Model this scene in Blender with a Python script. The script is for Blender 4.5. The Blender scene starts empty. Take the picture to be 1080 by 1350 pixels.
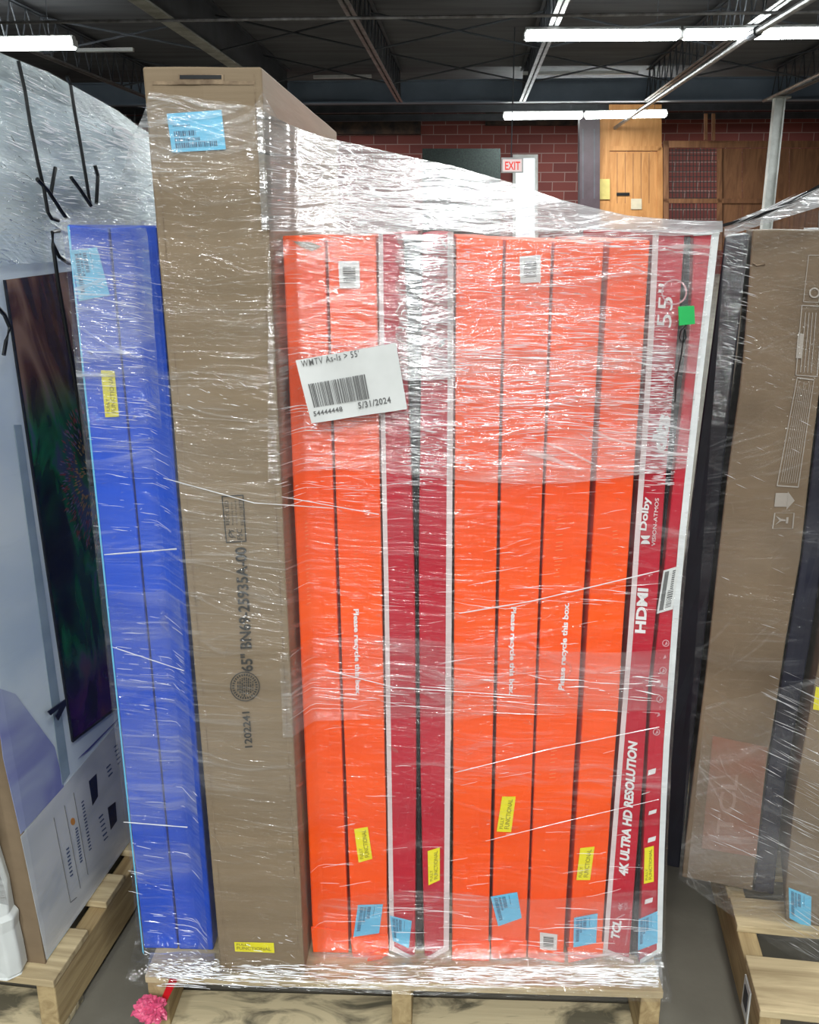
import bpy, bmesh, math, random
from mathutils import Vector, Matrix, noise
random.seed(7)
C = bpy.context.scene.collection
sc = bpy.context.scene
# ------------------------------------------------------------------ camera, world, lights, exposure
CAM_H, PITCH, FPX = 1.50, math.radians(16.6), 1254.0
cd = bpy.data.cameras.new('camera'); cam = bpy.data.objects.new('camera', cd); C.objects.link(cam)
cam.location = (0, 0, CAM_H); cam.rotation_euler = (math.pi/2-PITCH, 0, 0)
cd.sensor_fit = 'HORIZONTAL'; cd.sensor_width = 36; cd.lens = 36*FPX/1080; cd.clip_start = .05; cd.clip_end = 200
sc.camera = cam
w = bpy.data.worlds.new('world'); sc.world = w; w.use_nodes = True
w.node_tree.nodes['Background'].inputs[0].default_value = (.62, .70, .8, 1)
w.node_tree.nodes['Background'].inputs[1].default_value = .16
sc.view_settings.view_transform = 'Standard'; sc.view_settings.look = 'None'; sc.view_settings.gamma = 1
sc.view_settings.use_curve_mapping = False
sc.view_settings.exposure = 0.25
sc.cycles.transparent_max_bounces = 20; sc.cycles.max_bounces = 6; sc.cycles.diffuse_bounces = 3
BYAW = math.radians(3.5)
def bld(u, v, z=0):                      # building frame -> world
    return Vector((u*math.cos(BYAW)+v*math.sin(BYAW), -u*math.sin(BYAW)+v*math.cos(BYAW), z))
def ceiling_light(u, v, z, power, length=2.4, wid=.16):
    l = bpy.data.lights.new('ceiling_light', 'AREA'); l.shape = 'RECTANGLE'; l.size = length; l.size_y = wid
    l.energy = power; l.color = (.96, 1, .99)
    o = bpy.data.objects.new('ceiling_light', l); C.objects.link(o); o.location = bld(u, v, z); o.rotation_euler = (0, 0, -BYAW)
    return o
# rows of ceiling lamps of the hall: those over and behind the camera, plus some added to shape the light
for u, p_ in ((-3.6, 110), (1.3, 180), (6.2, 380)): ceiling_light(u, 5.3, 4.28, p_)
for u, v, p_ in ((-1.25, -3.6, 180), (.08, -3.8, 160), (4.6, -3.6, 230), (-6.2, -3.6, 150), (.7, -.7, 70), (-.07, -9.5, 480), (3.2, -9.5, 170)): ceiling_light(u, v, 4.28, p_, .30, 2.4)  # nearest overhead lamp added for brighter tops; strong far one placed for pleat glare
for u in (-2.6, 4.1): ceiling_light(u, 12.6, 4.5, 110)
for u in (-5.0, 2.0, 8.5): ceiling_light(u, 21.5, 4.4, 130)
for u in (-4, 3, 9): ceiling_light(u, 31, 4.7, 150)
# ------------------------------------------------------------------ projection of photo pixels on real planes
def ray(px, py):
    r, u = px-540, 675-py
    return Vector((r, FPX*math.cos(PITCH)+u*math.sin(PITCH), u*math.cos(PITCH)-FPX*math.sin(PITCH)))
EYE = Vector((0, 0, CAM_H))
class Plane:
    def __init__(s, o, n): s.o = Vector(o); s.n = Vector(n).normalized()      # n points away from the viewer (inward)
    def at(s, px, py, off=0):
        d = ray(px, py); o = s.o - s.n*off
        return EYE + d*((o-EYE).dot(s.n)/d.dot(s.n))
def onz(px, py, z):
    d = ray(px, py); return EYE + d*((z-CAM_H)/d.z)
# ------------------------------------------------------------------ materials
def new_mat(name):
    m = bpy.data.materials.new(name); m.use_nodes = True; nt = m.node_tree; nt.nodes.clear()
    return m, nt, nt.nodes.new('ShaderNodeOutputMaterial')
def N(nt, typ, **kw):
    n = nt.nodes.new(typ)
    for k, v in kw.items():
        if k.startswith('i_'): n.inputs[int(k[2:]) if k[2:].isdigit() else k[2:].replace('_', ' ')].default_value = v
        else: setattr(n, k, v)
    return n
def math_(nt, op, a, b=None, c=None, clamp=False):
    n = N(nt, 'ShaderNodeMath', operation=op); n.use_clamp = clamp
    for i, x in enumerate((a, b, c)):
        if x is None: continue
        if isinstance(x, (int, float)): n.inputs[i].default_value = x
        else: nt.links.new(x, n.inputs[i])
    return n.outputs[0]
def noise_(nt, vec, scale, detail=3, rough=.55, dist=0):
    n = N(nt, 'ShaderNodeTexNoise'); n.inputs['Scale'].default_value = scale; n.inputs['Detail'].default_value = detail
    n.inputs['Roughness'].default_value = rough; n.inputs['Distortion'].default_value = dist
    nt.links.new(vec, n.inputs['Vector']); return n.outputs[0]
def mapping(nt, vec, scale=(1, 1, 1), rot=(0, 0, 0), loc=(0, 0, 0)):
    n = N(nt, 'ShaderNodeMapping'); n.inputs['Scale'].default_value = scale; n.inputs['Rotation'].default_value = rot
    n.inputs['Location'].default_value = loc; nt.links.new(vec, n.inputs['Vector']); return n.outputs[0]
def ramp(nt, x, stops):
    n = N(nt, 'ShaderNodeValToRGB'); e = n.color_ramp.elements
    while len(e) < len(stops): e.new(.5)
    for i, (p, c) in enumerate(stops): e[i].position = p; e[i].color = (*c, 1) if isinstance(c, tuple) else (c, c, c, 1)
    nt.links.new(x, n.inputs[0]); return n.outputs[0]
def surf(name, c1, c2=None, rough=.6, scale=(6, 6, 6), detail=4, bump=.0, bscale=None, metal=0, lo=.35, hi=.65, dist=0, spec=.4, extra=None):
    m, nt, out = new_mat(name); p = N(nt, 'ShaderNodeBsdfPrincipled'); nt.links.new(p.outputs[0], out.inputs[0])
    p.inputs['Roughness'].default_value = rough; p.inputs['Metallic'].default_value = metal
    p.inputs['Specular IOR Level'].default_value = spec
    tc = N(nt, 'ShaderNodeTexCoord').outputs['Object']
    v = mapping(nt, tc, scale); n = noise_(nt, v, 1, detail, .6, dist)
    c2 = c2 or tuple(x*.85 for x in c1)
    nt.links.new(ramp(nt, n, [(lo, c2), (hi, c1)]), p.inputs['Base Color'])
    if bump:
        b = N(nt, 'ShaderNodeBump'); b.inputs['Strength'].default_value = bump; b.inputs['Distance'].default_value = .004
        nt.links.new(noise_(nt, mapping(nt, tc, bscale or scale), 1, 4), b.inputs['Height']); nt.links.new(b.outputs[0], p.inputs['Normal'])
    return m
def emit(name, col, s):
    m, nt, out = new_mat(name); e = N(nt, 'ShaderNodeEmission'); e.inputs[0].default_value = (*col, 1); e.inputs[1].default_value = s
    nt.links.new(e.outputs[0], out.inputs[0]); return m
def film(name, lo=.04, hi=.4, gloss=.12, bump=.6, tint=(.93, .95, .97), rough=.13, bands=3.0, seed=0, slope=.07, turns=None):
    """stretch film: clear plastic with milky overlapping folds and fine horizontal wrinkles"""
    m, nt, out = new_mat(name); L = nt.links.new
    uv = mapping(nt, N(nt, 'ShaderNodeUVMap').outputs[0], loc=(seed*3.1, seed*1.7, 0))
    sx = N(nt, 'ShaderNodeSeparateXYZ'); L(uv, sx.inputs[0]); U, V = sx.outputs[0], sx.outputs[1]
    def uvn(us, vs, sl, detail, rgh=.55, warp=.06, ofs=0.):
        low = noise_(nt, mapping(nt, uv, (1.6, 2.2, 1), loc=(ofs, ofs, 0)), 1.5, 2)
        v2 = math_(nt, 'ADD', math_(nt, 'ADD', V, math_(nt, 'MULTIPLY', U, sl)), math_(nt, 'MULTIPLY', low, warp*2))
        cb = N(nt, 'ShaderNodeCombineXYZ'); L(math_(nt, 'MULTIPLY', U, us), cb.inputs[0]); L(math_(nt, 'MULTIPLY', v2, vs), cb.inputs[1])
        cb.inputs[2].default_value = ofs
        return noise_(nt, cb.outputs[0], 1, detail, rgh)
    fine = uvn(4.5, 190, slope, 3, .6, .05, .3)
    mid = uvn(2.6, 62, -slope*.8, 3, .55, .10, 4.3)
    cross = uvn(3.0, 85, slope*3, 2, .5, .12, 9.1)
    glint = uvn(36, 150, 0, 2, .6, .2, 2.2)
    band = uvn(.8, bands, .02, 2, .5, .25, 6.7)
    patch = uvn(3.2, 14, .05, 2, .5, .2, 12.2)
    fs = ramp(nt, fine, [(.57, 0.), (.66, 1.)]); ms = ramp(nt, mid, [(.56, 0.), (.66, 1.)]); cs = ramp(nt, cross, [(.60, 0.), (.67, 1.)])
    gs = ramp(nt, glint, [(.66, 0.), (.72, 1.)]); bs = ramp(nt, band, [(.42, 0.), (.60, 1.)]); pm = ramp(nt, patch, [(.42, .08), (.60, 1.)])
    st = math_(nt, 'MULTIPLY', math_(nt, 'ADD', math_(nt, 'MULTIPLY', fs, .7), math_(nt, 'ADD', math_(nt, 'MULTIPLY', ms, .5), math_(nt, 'MULTIPLY', cs, .5))), pm)
    haze = math_(nt, 'ADD', lo, math_(nt, 'MULTIPLY', math_(nt, 'ADD', math_(nt, 'MULTIPLY', st, .85), math_(nt, 'MULTIPLY', bs, .22)), math_(nt, 'MULTIPLY', math_(nt, 'ADD', bs, .25), hi)), clamp=True)
    if turns:      # fewer turns of film lower down: clearer there
        sv = N(nt, 'ShaderNodeSeparateXYZ'); L(N(nt, 'ShaderNodeUVMap').outputs[0], sv.inputs[0])
        tf = ramp(nt, math_(nt, 'MULTIPLY', sv.outputs[1], .5), [(turns[0]*.5, turns[2]), (turns[1]*.5, 1.)])
        haze = math_(nt, 'MULTIPLY', haze, tf); st = math_(nt, 'MULTIPLY', st, tf)
    h = math_(nt, 'ADD', math_(nt, 'MULTIPLY', fine, .5), math_(nt, 'ADD', mid, math_(nt, 'ADD', math_(nt, 'MULTIPLY', cross, .6), math_(nt, 'MULTIPLY', glint, .25))))
    b = N(nt, 'ShaderNodeBump'); b.inputs['Strength'].default_value = bump; b.inputs['Distance'].default_value = .006; L(h, b.inputs['Height'])
    tr = N(nt, 'ShaderNodeBsdfTransparent'); tr.inputs[0].default_value = (.985, .985, .985, 1)
    df = N(nt, 'ShaderNodeBsdfDiffuse'); df.inputs[0].default_value = (*tint, 1); L(b.outputs[0], df.inputs['Normal'])
    tl = N(nt, 'ShaderNodeBsdfTranslucent'); tl.inputs[0].default_value = (*tint, 1)
    hz = N(nt, 'ShaderNodeMixShader'); hz.inputs[0].default_value = .3; L(df.outputs[0], hz.inputs[1]); L(tl.outputs[0], hz.inputs[2])
    m1 = N(nt, 'ShaderNodeMixShader'); L(haze, m1.inputs[0]); L(tr.outputs[0], m1.inputs[1]); L(hz.outputs[0], m1.inputs[2])
    gl = N(nt, 'ShaderNodeBsdfGlossy'); gl.inputs['Roughness'].default_value = rough; gl.inputs[0].default_value = (1, 1, 1, 1); L(b.outputs[0], gl.inputs['Normal'])
    lw = N(nt, 'ShaderNodeLayerWeight'); lw.inputs[0].default_value = .25
    gf = math_(nt, 'ADD', math_(nt, 'MULTIPLY', lw.outputs['Facing'], .22), math_(nt, 'ADD', gloss*.22, math_(nt, 'MULTIPLY', math_(nt, 'ADD', math_(nt, 'MULTIPLY', st, .5), gs), gloss*math_clamp_band)), clamp=True)
    m2 = N(nt, 'ShaderNodeMixShader'); L(gf, m2.inputs[0]); L(m1.outputs[0], m2.inputs[1]); L(gl.outputs[0], m2.inputs[2]); L(m2.outputs[0], out.inputs[0])
    return m
math_clamp_band = 1.4
M = {}
M['floor'] = surf('concrete', (.175, .162, .13), (.105, .095, .075), .7, (1.4, 1.4, 1.4), 8, .15, (60, 60, 60))
M['deck'] = surf('dark roof deck', (.11, .11, .12), (.07, .07, .078), .8, (.4, 3, 1), 4)
M['steel'] = surf('dark steel', (.07, .075, .088), (.04, .044, .052), .5, (2, 2, 2))
M['beam'] = surf('blue grey painted beam', (.20, .25, .33), (.15, .19, .25), .5, (1, 1, 1))
M['palesteel'] = surf('pale steel', (.42, .42, .38), (.2, .2, .16), .4, (4, 4, 4))
M['post'] = surf('white painted post', (.62, .64, .62), (.45, .46, .44), .4, (3, 3, 3))
M['pipe'] = surf('galvanised pipe', (.30, .30, .31), (.14, .13, .13), .35, (5, 5, 5), metal=.5)
M['tube'] = emit('lamp tube', (.93, 1, .97), 26)
M['housing'] = surf('white lamp housing', (.6, .6, .6), None, .4)
M['kraft'] = surf('brown cardboard', (.245, .18, .113), (.20, .146, .09), .62, (1.5, 1.5, 22), 4, .35, (3, 3, 40), spec=.3)
M['kraft2'] = surf('worn brown cardboard', (.215, .155, .097), (.14, .10, .062), .62, (3, 3, 5), 5, .3, (3, 3, 30), spec=.3)
M['orange'] = surf('orange printed cardboard', (.97, .098, .002), (.86, .072, .002), .5, (2, 2, 9), 4, .3, (4, 4, 30), spec=.35)
M['orange_d'] = surf('faded orange print', (1.0, .26, .10), None, .55)
M['blue'] = surf('blue printed cardboard', (.001, .075, .62), (.002, .055, .46), .45, (2, 2, 6), 4, .3, (4, 4, 30), spec=.4)
M['red'] = surf('crimson printed cardboard', (.50, .006, .026), (.42, .006, .024), .45, (3, 3, 8), 4, .25, (4, 4, 25), spec=.4)
M['stripe'] = surf('pale pinkish card edge', (.70, .58, .58), (.6, .5, .5), .5, (3, 3, 20))
M['white_card'] = surf('white card edge', (.72, .74, .74), (.6, .62, .63), .5, (3, 3, 20))
M['black_card_gap'] = surf('black cardboard and gap shade', (.010, .011, .018), (.006, .006, .010), .4, (3, 3, 8), 3, .2)
M['navy'] = surf('dark navy cardboard', (.012, .016, .04), (.01, .01, .02), .4, (2, 2, 3))
M['yellow'] = surf('yellow sticker', (.80, .72, .02), (.72, .64, .02), .45, (20, 20, 20))
M['cyan'] = surf('light blue sticker', (.13, .50, .74), (.11, .44, .68), .45, (20, 20, 20))
M['paper'] = surf('white label paper', (.66, .67, .66), (.58, .59, .58), .4, (9, 9, 9))
M['ink'] = surf('black ink', (.03, .028, .025), None, .6)
M['greyink'] = surf('grey ink', (.13, .13, .13), None, .6)
M['blueink'] = surf('dark ink on blue sticker', (.03, .11, .20), None, .6)
M['oliveink'] = surf('dark ink on yellow sticker', (.25, .22, .02), None, .6)
M['whiteink'] = surf('white ink', (.78, .76, .76), None, .5)
M['pinkink'] = surf('pale print', (.62, .30, .33), None, .5)
M['paleink'] = surf('pale print on cardboard', (.42, .38, .33), None, .6)
M['torn'] = surf('torn cardboard', (.30, .22, .14), (.12, .08, .05), .8, (30, 30, 30))
M['wood'] = surf('pallet wood', (.56, .45, .27), (.26, .19, .10), .75, (2.2, 26, 26), 6, .3, (4, 60, 60), lo=.3, hi=.62, dist=1.2)
M['wood_y'] = surf('pallet wood lengthwise', (.44, .33, .17), (.22, .145, .065), .75, (26, 2.2, 26), 6, .3, (60, 4, 60), lo=.3, hi=.62, dist=1.2)
M['wood_mould'] = surf('stained pallet wood', (.56, .47, .30), (.12, .105, .07), .8, (5, 12, 12), 8, .3, (4, 60, 60), lo=.36, hi=.5, dist=1.5)
M['foam'] = surf('white foam', (.62, .64, .62), (.52, .54, .53), .5, (8, 8, 3), 4, .5, (6, 6, 30))
M['green'] = surf('green tape', (.02, .42, .10), None, .4, (20, 20, 20))
M['black'] = surf('black plastic', (.008, .009, .010), None, .3)
M['ribbon'] = surf('red ribbon', (.62, .01, .02), (.4, .01, .01), .35, (20, 20, 20))
M['pink'] = surf('crumpled pink film', (.72, .13, .24), (.5, .05, .13), .3, (30, 30, 30))
M['ply'] = surf('warm plywood', (.60, .29, .10), (.45, .19, .055), .6, (6, 6, .8), 5, dist=1)
M['ply2'] = surf('dark wood panelling', (.30, .135, .06), (.17, .07, .032), .6, (6, 6, .8), 5, dist=1)
M['glow'] = emit('daylit door pane', (.86, .95, 1), 1.6)
M['exit_face'] = emit('exit sign face', (1, .80, .78), .75)
M['exit_red'] = emit('exit letters', (1, .10, .08), .8)
F_main = film('stretch film main', .008, .50, .12, .75, bands=3.2, seed=1, turns=(1.08, 1.22, .35))
F_dense = film('stretch film layered', .30, .85, .62, .36, bands=5, seed=2, tint=(.42, .43, .44), rough=.17)
F_side = film('stretch film side', .004, .16, .04, .6, bands=2.5, seed=3, slope=-.25)
F_left = film('stretch film bluish', .34, .8, .5, .7, bands=4, seed=4, tint=(.76, .88, .92), slope=.12)
F_clear = film('stretch film clear', .004, .08, .03, .4, bands=2, seed=5)
F_crease = surf('film crease', (.85, .86, .88), None, .15, spec=.9)
def crease_mat(name, fac):
    m, nt, out = new_mat(name); tr = N(nt, 'ShaderNodeBsdfTransparent'); p = N(nt, 'ShaderNodeBsdfPrincipled')
    p.inputs['Base Color'].default_value = (.85, .86, .88, 1); p.inputs['Roughness'].default_value = .14; p.inputs['Specular IOR Level'].default_value = 1
    mx = N(nt, 'ShaderNodeMixShader'); mx.inputs[0].default_value = fac
    nt.links.new(tr.outputs[0], mx.inputs[1]); nt.links.new(p.outputs[0], mx.inputs[2]); nt.links.new(mx.outputs[0], out.inputs[0]); return m
F_crease = crease_mat('film crease', .6); F_glint = crease_mat('painted film glint', .9)  # second one is a whiter mix for painted highlights on the film
# ------------------------------------------------------------------ object helpers
WM = {}
def thing(name, label, cat, loc, rz=0, group=None):
    o = bpy.data.objects.new(name, None); C.objects.link(o); o.location = loc; o.rotation_euler = (0, 0, rz); o.empty_display_size = .1
    o['label'] = label; o['category'] = cat
    if group: o['group'] = group
    WM[o] = Matrix.Translation(Vector(loc)) @ Matrix.Rotation(rz, 4, 'Z'); return o
def obj(name, verts, faces, mat, parent=None, label=None, uv=None, smooth=False, bevel=0, kind=None, seg=2):
    me = bpy.data.meshes.new(name)
    MW = WM.get(parent, Matrix.Identity(4)); inv = MW.inverted()
    me.from_pydata([tuple(inv @ Vector(v)) for v in verts], [], faces); me.materials.append(mat)
    if uv is not None:
        ul = me.uv_layers.new(name='UVMap')
        for lp in me.loops: ul.data[lp.index].uv = uv[lp.vertex_index]
    me.update()
    if smooth:
        for p in me.polygons: p.use_smooth = True
    o = bpy.data.objects.new(name, me); C.objects.link(o)
    if parent: o.parent = parent; WM[o] = MW
    else: WM[o] = Matrix.Identity(4)
    if label: o['label'] = label
    if kind: o['kind'] = kind
    if bevel:
        b = o.modifiers.new('bevel', 'BEVEL'); b.width = bevel; b.segments = seg; b.limit_method = 'ANGLE'; b.angle_limit = math.radians(40)
    return o
class MB:
    def __init__(s): s.v = []; s.f = []
    def add(s, vs, fs): k = len(s.v); s.v += [Vector(v) for v in vs]; s.f += [tuple(i+k for i in f) for f in fs]
    def hexa(s, b, t):   # bottom 4, top 4 (same winding)
        s.add(list(b)+list(t), [(3, 2, 1, 0), (4, 5, 6, 7), (0, 1, 5, 4), (1, 2, 6, 5), (2, 3, 7, 6), (3, 0, 4, 7)])
    def box(s, a, b, T=None):
        x0, y0, z0 = a; x1, y1, z1 = b; T = T or (lambda x, y, z: Vector((x, y, z)))
        s.hexa([T(x0, y0, z0), T(x1, y0, z0), T(x1, y1, z0), T(x0, y1, z0)], [T(x0, y0, z1), T(x1, y0, z1), T(x1, y1, z1), T(x0, y1, z1)])
    def bar(s, p, q, r, n=8):
        p, q = Vector(p), Vector(q); d = (q-p).normalized(); a = d.orthogonal().normalized(); b = d.cross(a)
        vs = [c+(a*math.cos(i*2*math.pi/n)+b*math.sin(i*2*math.pi/n))*r for c in (p, q) for i in range(n)]
        s.add(vs, [(i, (i+1) % n, n+(i+1) % n, n+i) for i in range(n)]+[tuple(range(n))[::-1], tuple(range(n, 2*n))])
    def tube(s, pts, r, n=6):
        pts = [Vector(p) for p in pts]; k = len(s.v); up = None
        for i, p in enumerate(pts):
            d = (pts[min(i+1, len(pts)-1)]-pts[max(i-1, 0)]).normalized()
            a = d.cross(Vector((0, 0, 1)) if abs(d.z) < .9 else Vector((0, 1, 0))).normalized(); b = d.cross(a)
            rr = r[i] if isinstance(r, (list, tuple)) else r
            s.v += [p+(a*math.cos(j*2*math.pi/n)+b*math.sin(j*2*math.pi/n))*rr for j in range(n)]
        for i in range(len(pts)-1):
            for j in range(n): s.f.append((k+i*n+j, k+i*n+(j+1) % n, k+(i+1)*n+(j+1) % n, k+(i+1)*n+j))
        s.f.append(tuple(k+j for j in range(n))[::-1]); s.f.append(tuple(k+(len(pts)-1)*n+j for j in range(n)))
    def plate(s, poly, n, th):     # polygon extruded by th against n (towards viewer)
        k = len(poly); out = [p-n*th for p in poly]
        s.add(list(poly)+out, [tuple(range(k)), tuple(range(k, 2*k))[::-1]]+[(i, (i+1) % k, k+(i+1) % k, k+i) for i in range(k)])
    def build(s, name, mat, parent=None, **kw): return obj(name, s.v, s.f, mat, parent, **kw)
def struct(o, nm=None): o['kind'] = 'structure'; return o
def tag(o, label, cat, group=None):
    o['label'] = label; o['category'] = cat
    if group: o['group'] = group
    return o
def bil(q, a, b):    # q: bl br tr tl
    return (q[0]*(1-a)+q[1]*a)*(1-b)+(q[3]*(1-a)+q[2]*a)*b
def decal(name, P, px, mat, parent, off=.0007, th=.0006, label=None):
    mb = MB(); mb.plate([P.at(x, y, off) for x, y in px], P.n, th); return mb.build(name, mat, parent, label=label)
def rects(name, P, q, rs, mat, parent, off=.0016):   # rectangles in the unit square of a pixel quad
    Q = [P.at(x, y, off) for x, y in q]; mb = MB()
    for a0, b0, a1, b1 in rs: mb.add([bil(Q, a0, b0), bil(Q, a1, b0), bil(Q, a1, b1), bil(Q, a0, b1)], [(0, 1, 2, 3)])
    return mb.build(name, mat, parent)
def text_geo(s, bold=0, shear=0, space=1):
    cu = bpy.data.curves.new('text', 'FONT'); cu.body = s; cu.size = 1; cu.offset = bold; cu.shear = shear; cu.space_character = space; cu.resolution_u = 3
    o = bpy.data.objects.new('text', cu); C.objects.link(o); dg = bpy.context.evaluated_depsgraph_get()
    me = bpy.data.meshes.new_from_object(o.evaluated_get(dg)); vs = [v.co.copy() for v in me.vertices]; fs = [tuple(p.vertices) for p in me.polygons]
    bpy.data.objects.remove(o); bpy.data.curves.remove(cu); bpy.data.meshes.remove(me)
    x0 = min(v.x for v in vs); x1 = max(v.x for v in vs); y0 = min(v.y for v in vs); y1 = max(v.y for v in vs)
    return [((v.x-x0)/(x1-x0), (v.y-y0)/(y1-y0)) for v in vs], fs
def text_mesh(mb, P, s, p0, p1, h, off=.0018, bold=0, shear=0, space=1):
    g, fs = text_geo(s, bold, shear, space); d = Vector((p1[0]-p0[0], p1[1]-p0[1])).normalized(); up = Vector((d.y, -d.x))*h
    q = [p0, p1, (p1[0]+up.x, p1[1]+up.y), (p0[0]+up.x, p0[1]+up.y)]; Q = [P.at(x, y, off) for x, y in q]
    mb.add([bil(Q, a, b) for a, b in g], fs)
def text(name, P, s, p0, p1, h, mat, parent, **kw):
    mb = MB(); text_mesh(mb, P, s, p0, p1, h, **kw); return mb.build(name, mat, parent)
def carton(P, px, depth, mat, parent, name='carton', inset=.0015, dent=.003, seed=0, cuts=(3, 16), bev=.003, L=None, Rt=None):
    """px: bottom-left, bottom-right, top-right, top-left corners of the front face"""
    bl, br, tr, tl = [P.at(x, y) for x, y in px]; r = (br-bl).normalized(); u = Vector((0, 0, 1))
    bl += r*inset; tl += r*inset; br -= r*inset; tr -= r*inset
    vs = []; fs = []; nx, nz = cuts; idx = {}
    Q = [bl, br, tr, tl]; ny = 5
    def put(i, j, k):
        key = (i, j, k)
        if key in idx: return idx[key]
        p = bil(Q, i/nx, j/nz)
        if L:
            y0 = (px[0][1]+px[1][1])/2; y = y0+((px[2][1]+px[3][1])/2-y0)*j/nz
            zz = p.z; aa = P.at(lerp(L, y), y)+r*inset; bb = P.at(lerp(Rt, y), y)-r*inset; p = aa*(1-i/nx)+bb*(i/nx)
            if j == 0: p.z = zz
        p = p+P.n*(depth*k/ny)
        if k == 0:
            e = 1 if 0 < i < nx else .35
            p = p+P.n*(abs(noise.noise(Vector((i*.9+seed*7, j*.55, seed))))*dent*2*e)
        p = p+r*noise.noise(Vector((seed*3+i//nx, j*.4, k*.7)))*dent*.25
        if j == nz: p = p+u*noise.noise(Vector((i*1.3, seed*5, k)))*dent*1.0
        p.z = max(p.z, .1392); idx[key] = len(vs); vs.append(p); return idx[key]
    def face(fn, a, b):
        for i in range(a):
            for j in range(b): fs.append((fn(i, j), fn(i+1, j), fn(i+1, j+1), fn(i, j+1)))
    face(lambda i, j: put(i, j, 0), nx, nz); face(lambda i, j: put(nx-i, j, ny), nx, nz)
    face(lambda k, j: put(nx, j, k), ny, nz); face(lambda k, j: put(0, j, ny-k), ny, nz)
    face(lambda i, k: put(i, nz, k), nx, ny); face(lambda i, k: put(i, 0, ny-k), nx, ny)
    return obj(name, vs, fs, mat, parent, bevel=bev)
def film_sheet(name, P3, UV, mat, parent, label=None):
    ny, nx = len(P3), len(P3[0]); vs = [p for row in P3 for p in row]; uv = [q for row in UV for q in row]
    fs = [(j*nx+i, j*nx+i+1, (j+1)*nx+i+1, (j+1)*nx+i) for j in range(ny-1) for i in range(nx-1)]
    return obj(name, vs, fs, mat, parent, uv=uv, smooth=True, label=label)
def lerp(tab, x):
    if x <= tab[0][0]: return tab[0][1]
    for (a, b), (c, d) in zip(tab, tab[1:]):
        if x <= c: return b+(d-b)*(x-a)/(c-a)
    return tab[-1][1]
# ------------------------------------------------------------------ building shell
mb = MB(); mb.box((-22, -16, -.1), (22, 40, 0)); struct(mb.build('floor', M['floor']))
mb = MB()
for k in range(90): pass
mb.box((-22, -16, 5.16), (22, 34.3, 5.3), bld); struct(mb.build('ceiling', M['deck']))
mbrick, nt, out = new_mat('red block wall')
p = N(nt, 'ShaderNodeBsdfPrincipled'); p.inputs['Roughness'].default_value = .8; nt.links.new(p.outputs[0], out.inputs[0])
tc = N(nt, 'ShaderNodeTexCoord').outputs['Object']; sp = N(nt, 'ShaderNodeSeparateXYZ'); nt.links.new(tc, sp.inputs[0])
cb = N(nt, 'ShaderNodeCombineXYZ'); nt.links.new(sp.outputs[0], cb.inputs[0]); nt.links.new(sp.outputs[2], cb.inputs[1])
bt = N(nt, 'ShaderNodeTexBrick'); nt.links.new(cb.outputs[0], bt.inputs['Vector'])
bt.inputs['Scale'].default_value = 1; bt.inputs['Brick Width'].default_value = .8; bt.inputs['Row Height'].default_value = .3; bt.inputs['Mortar Size'].default_value = .014
bt.inputs['Color1'].default_value = (.22, .055, .045, 1); bt.inputs['Color2'].default_value = (.15, .036, .032, 1); bt.inputs['Mortar'].default_value = (.30, .20, .18, 1)
nt.links.new(bt.outputs[0], p.inputs['Base Color']); M['brick'] = mbrick
mb = MB(); mb.box((-22, 34, 0), (22, 34.3, 5.16), bld); struct(mb.build('wall_back', M['brick']))
M['wallgrey'] = surf('grey painted wall', (.16, .17, .18), (.11, .12, .13), .8, (1, 1, 1))
mb = MB(); mb.box((-16.2, -16, 0), (-16, 34, 5.16), bld); struct(mb.build('wall_left', M['wallgrey']))
mb = MB(); mb.box((16, -16, 0), (16.2, 34, 5.16), bld); struct(mb.build('wall_right', M['wallgrey']))
# bright doorway in the back wall
t = MB(); dw = [onz(0, 0, 9)]
PBK = Plane(bld(0, 33.97), bld(0, 1))
def pxbox(P, x0, y0, x1, y1, th, off=0):
    mb = MB(); mb.plate([P.at(x0, y1, off), P.at(x1, y1, off), P.at(x1, y0, off), P.at(x0, y0, off)], P.n, th); return mb
dr = struct(pxbox(PBK, 680, 209, 705, 330, .04).build('door_1', M['glow']))
fm = MB()
for q in ((676, 206, 680, 330), (705, 206, 709, 330), (676, 204, 709, 209)): k = pxbox(PBK, *q, .12); fm.add(k.v, k.f)
struct(fm.build('trim_1', M['post']))
# steel: cross beam
def ibeam(name, u0, u1, v, z0, z1, mat, wd=.3):
    mb = MB(); mb.box((u0, v-wd/2, z0), (u1, v+wd/2, z0+.03), bld); mb.box((u0, v-wd/2, z1-.03), (u1, v+wd/2, z1), bld); mb.box((u0, v-.02, z0+.03), (u1, v+.02, z1-.03), bld)
    return mb.build(name, mat)
struct(ibeam('trim_2', -16, 16, 25, 4.42, 4.93, M['beam']))
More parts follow.
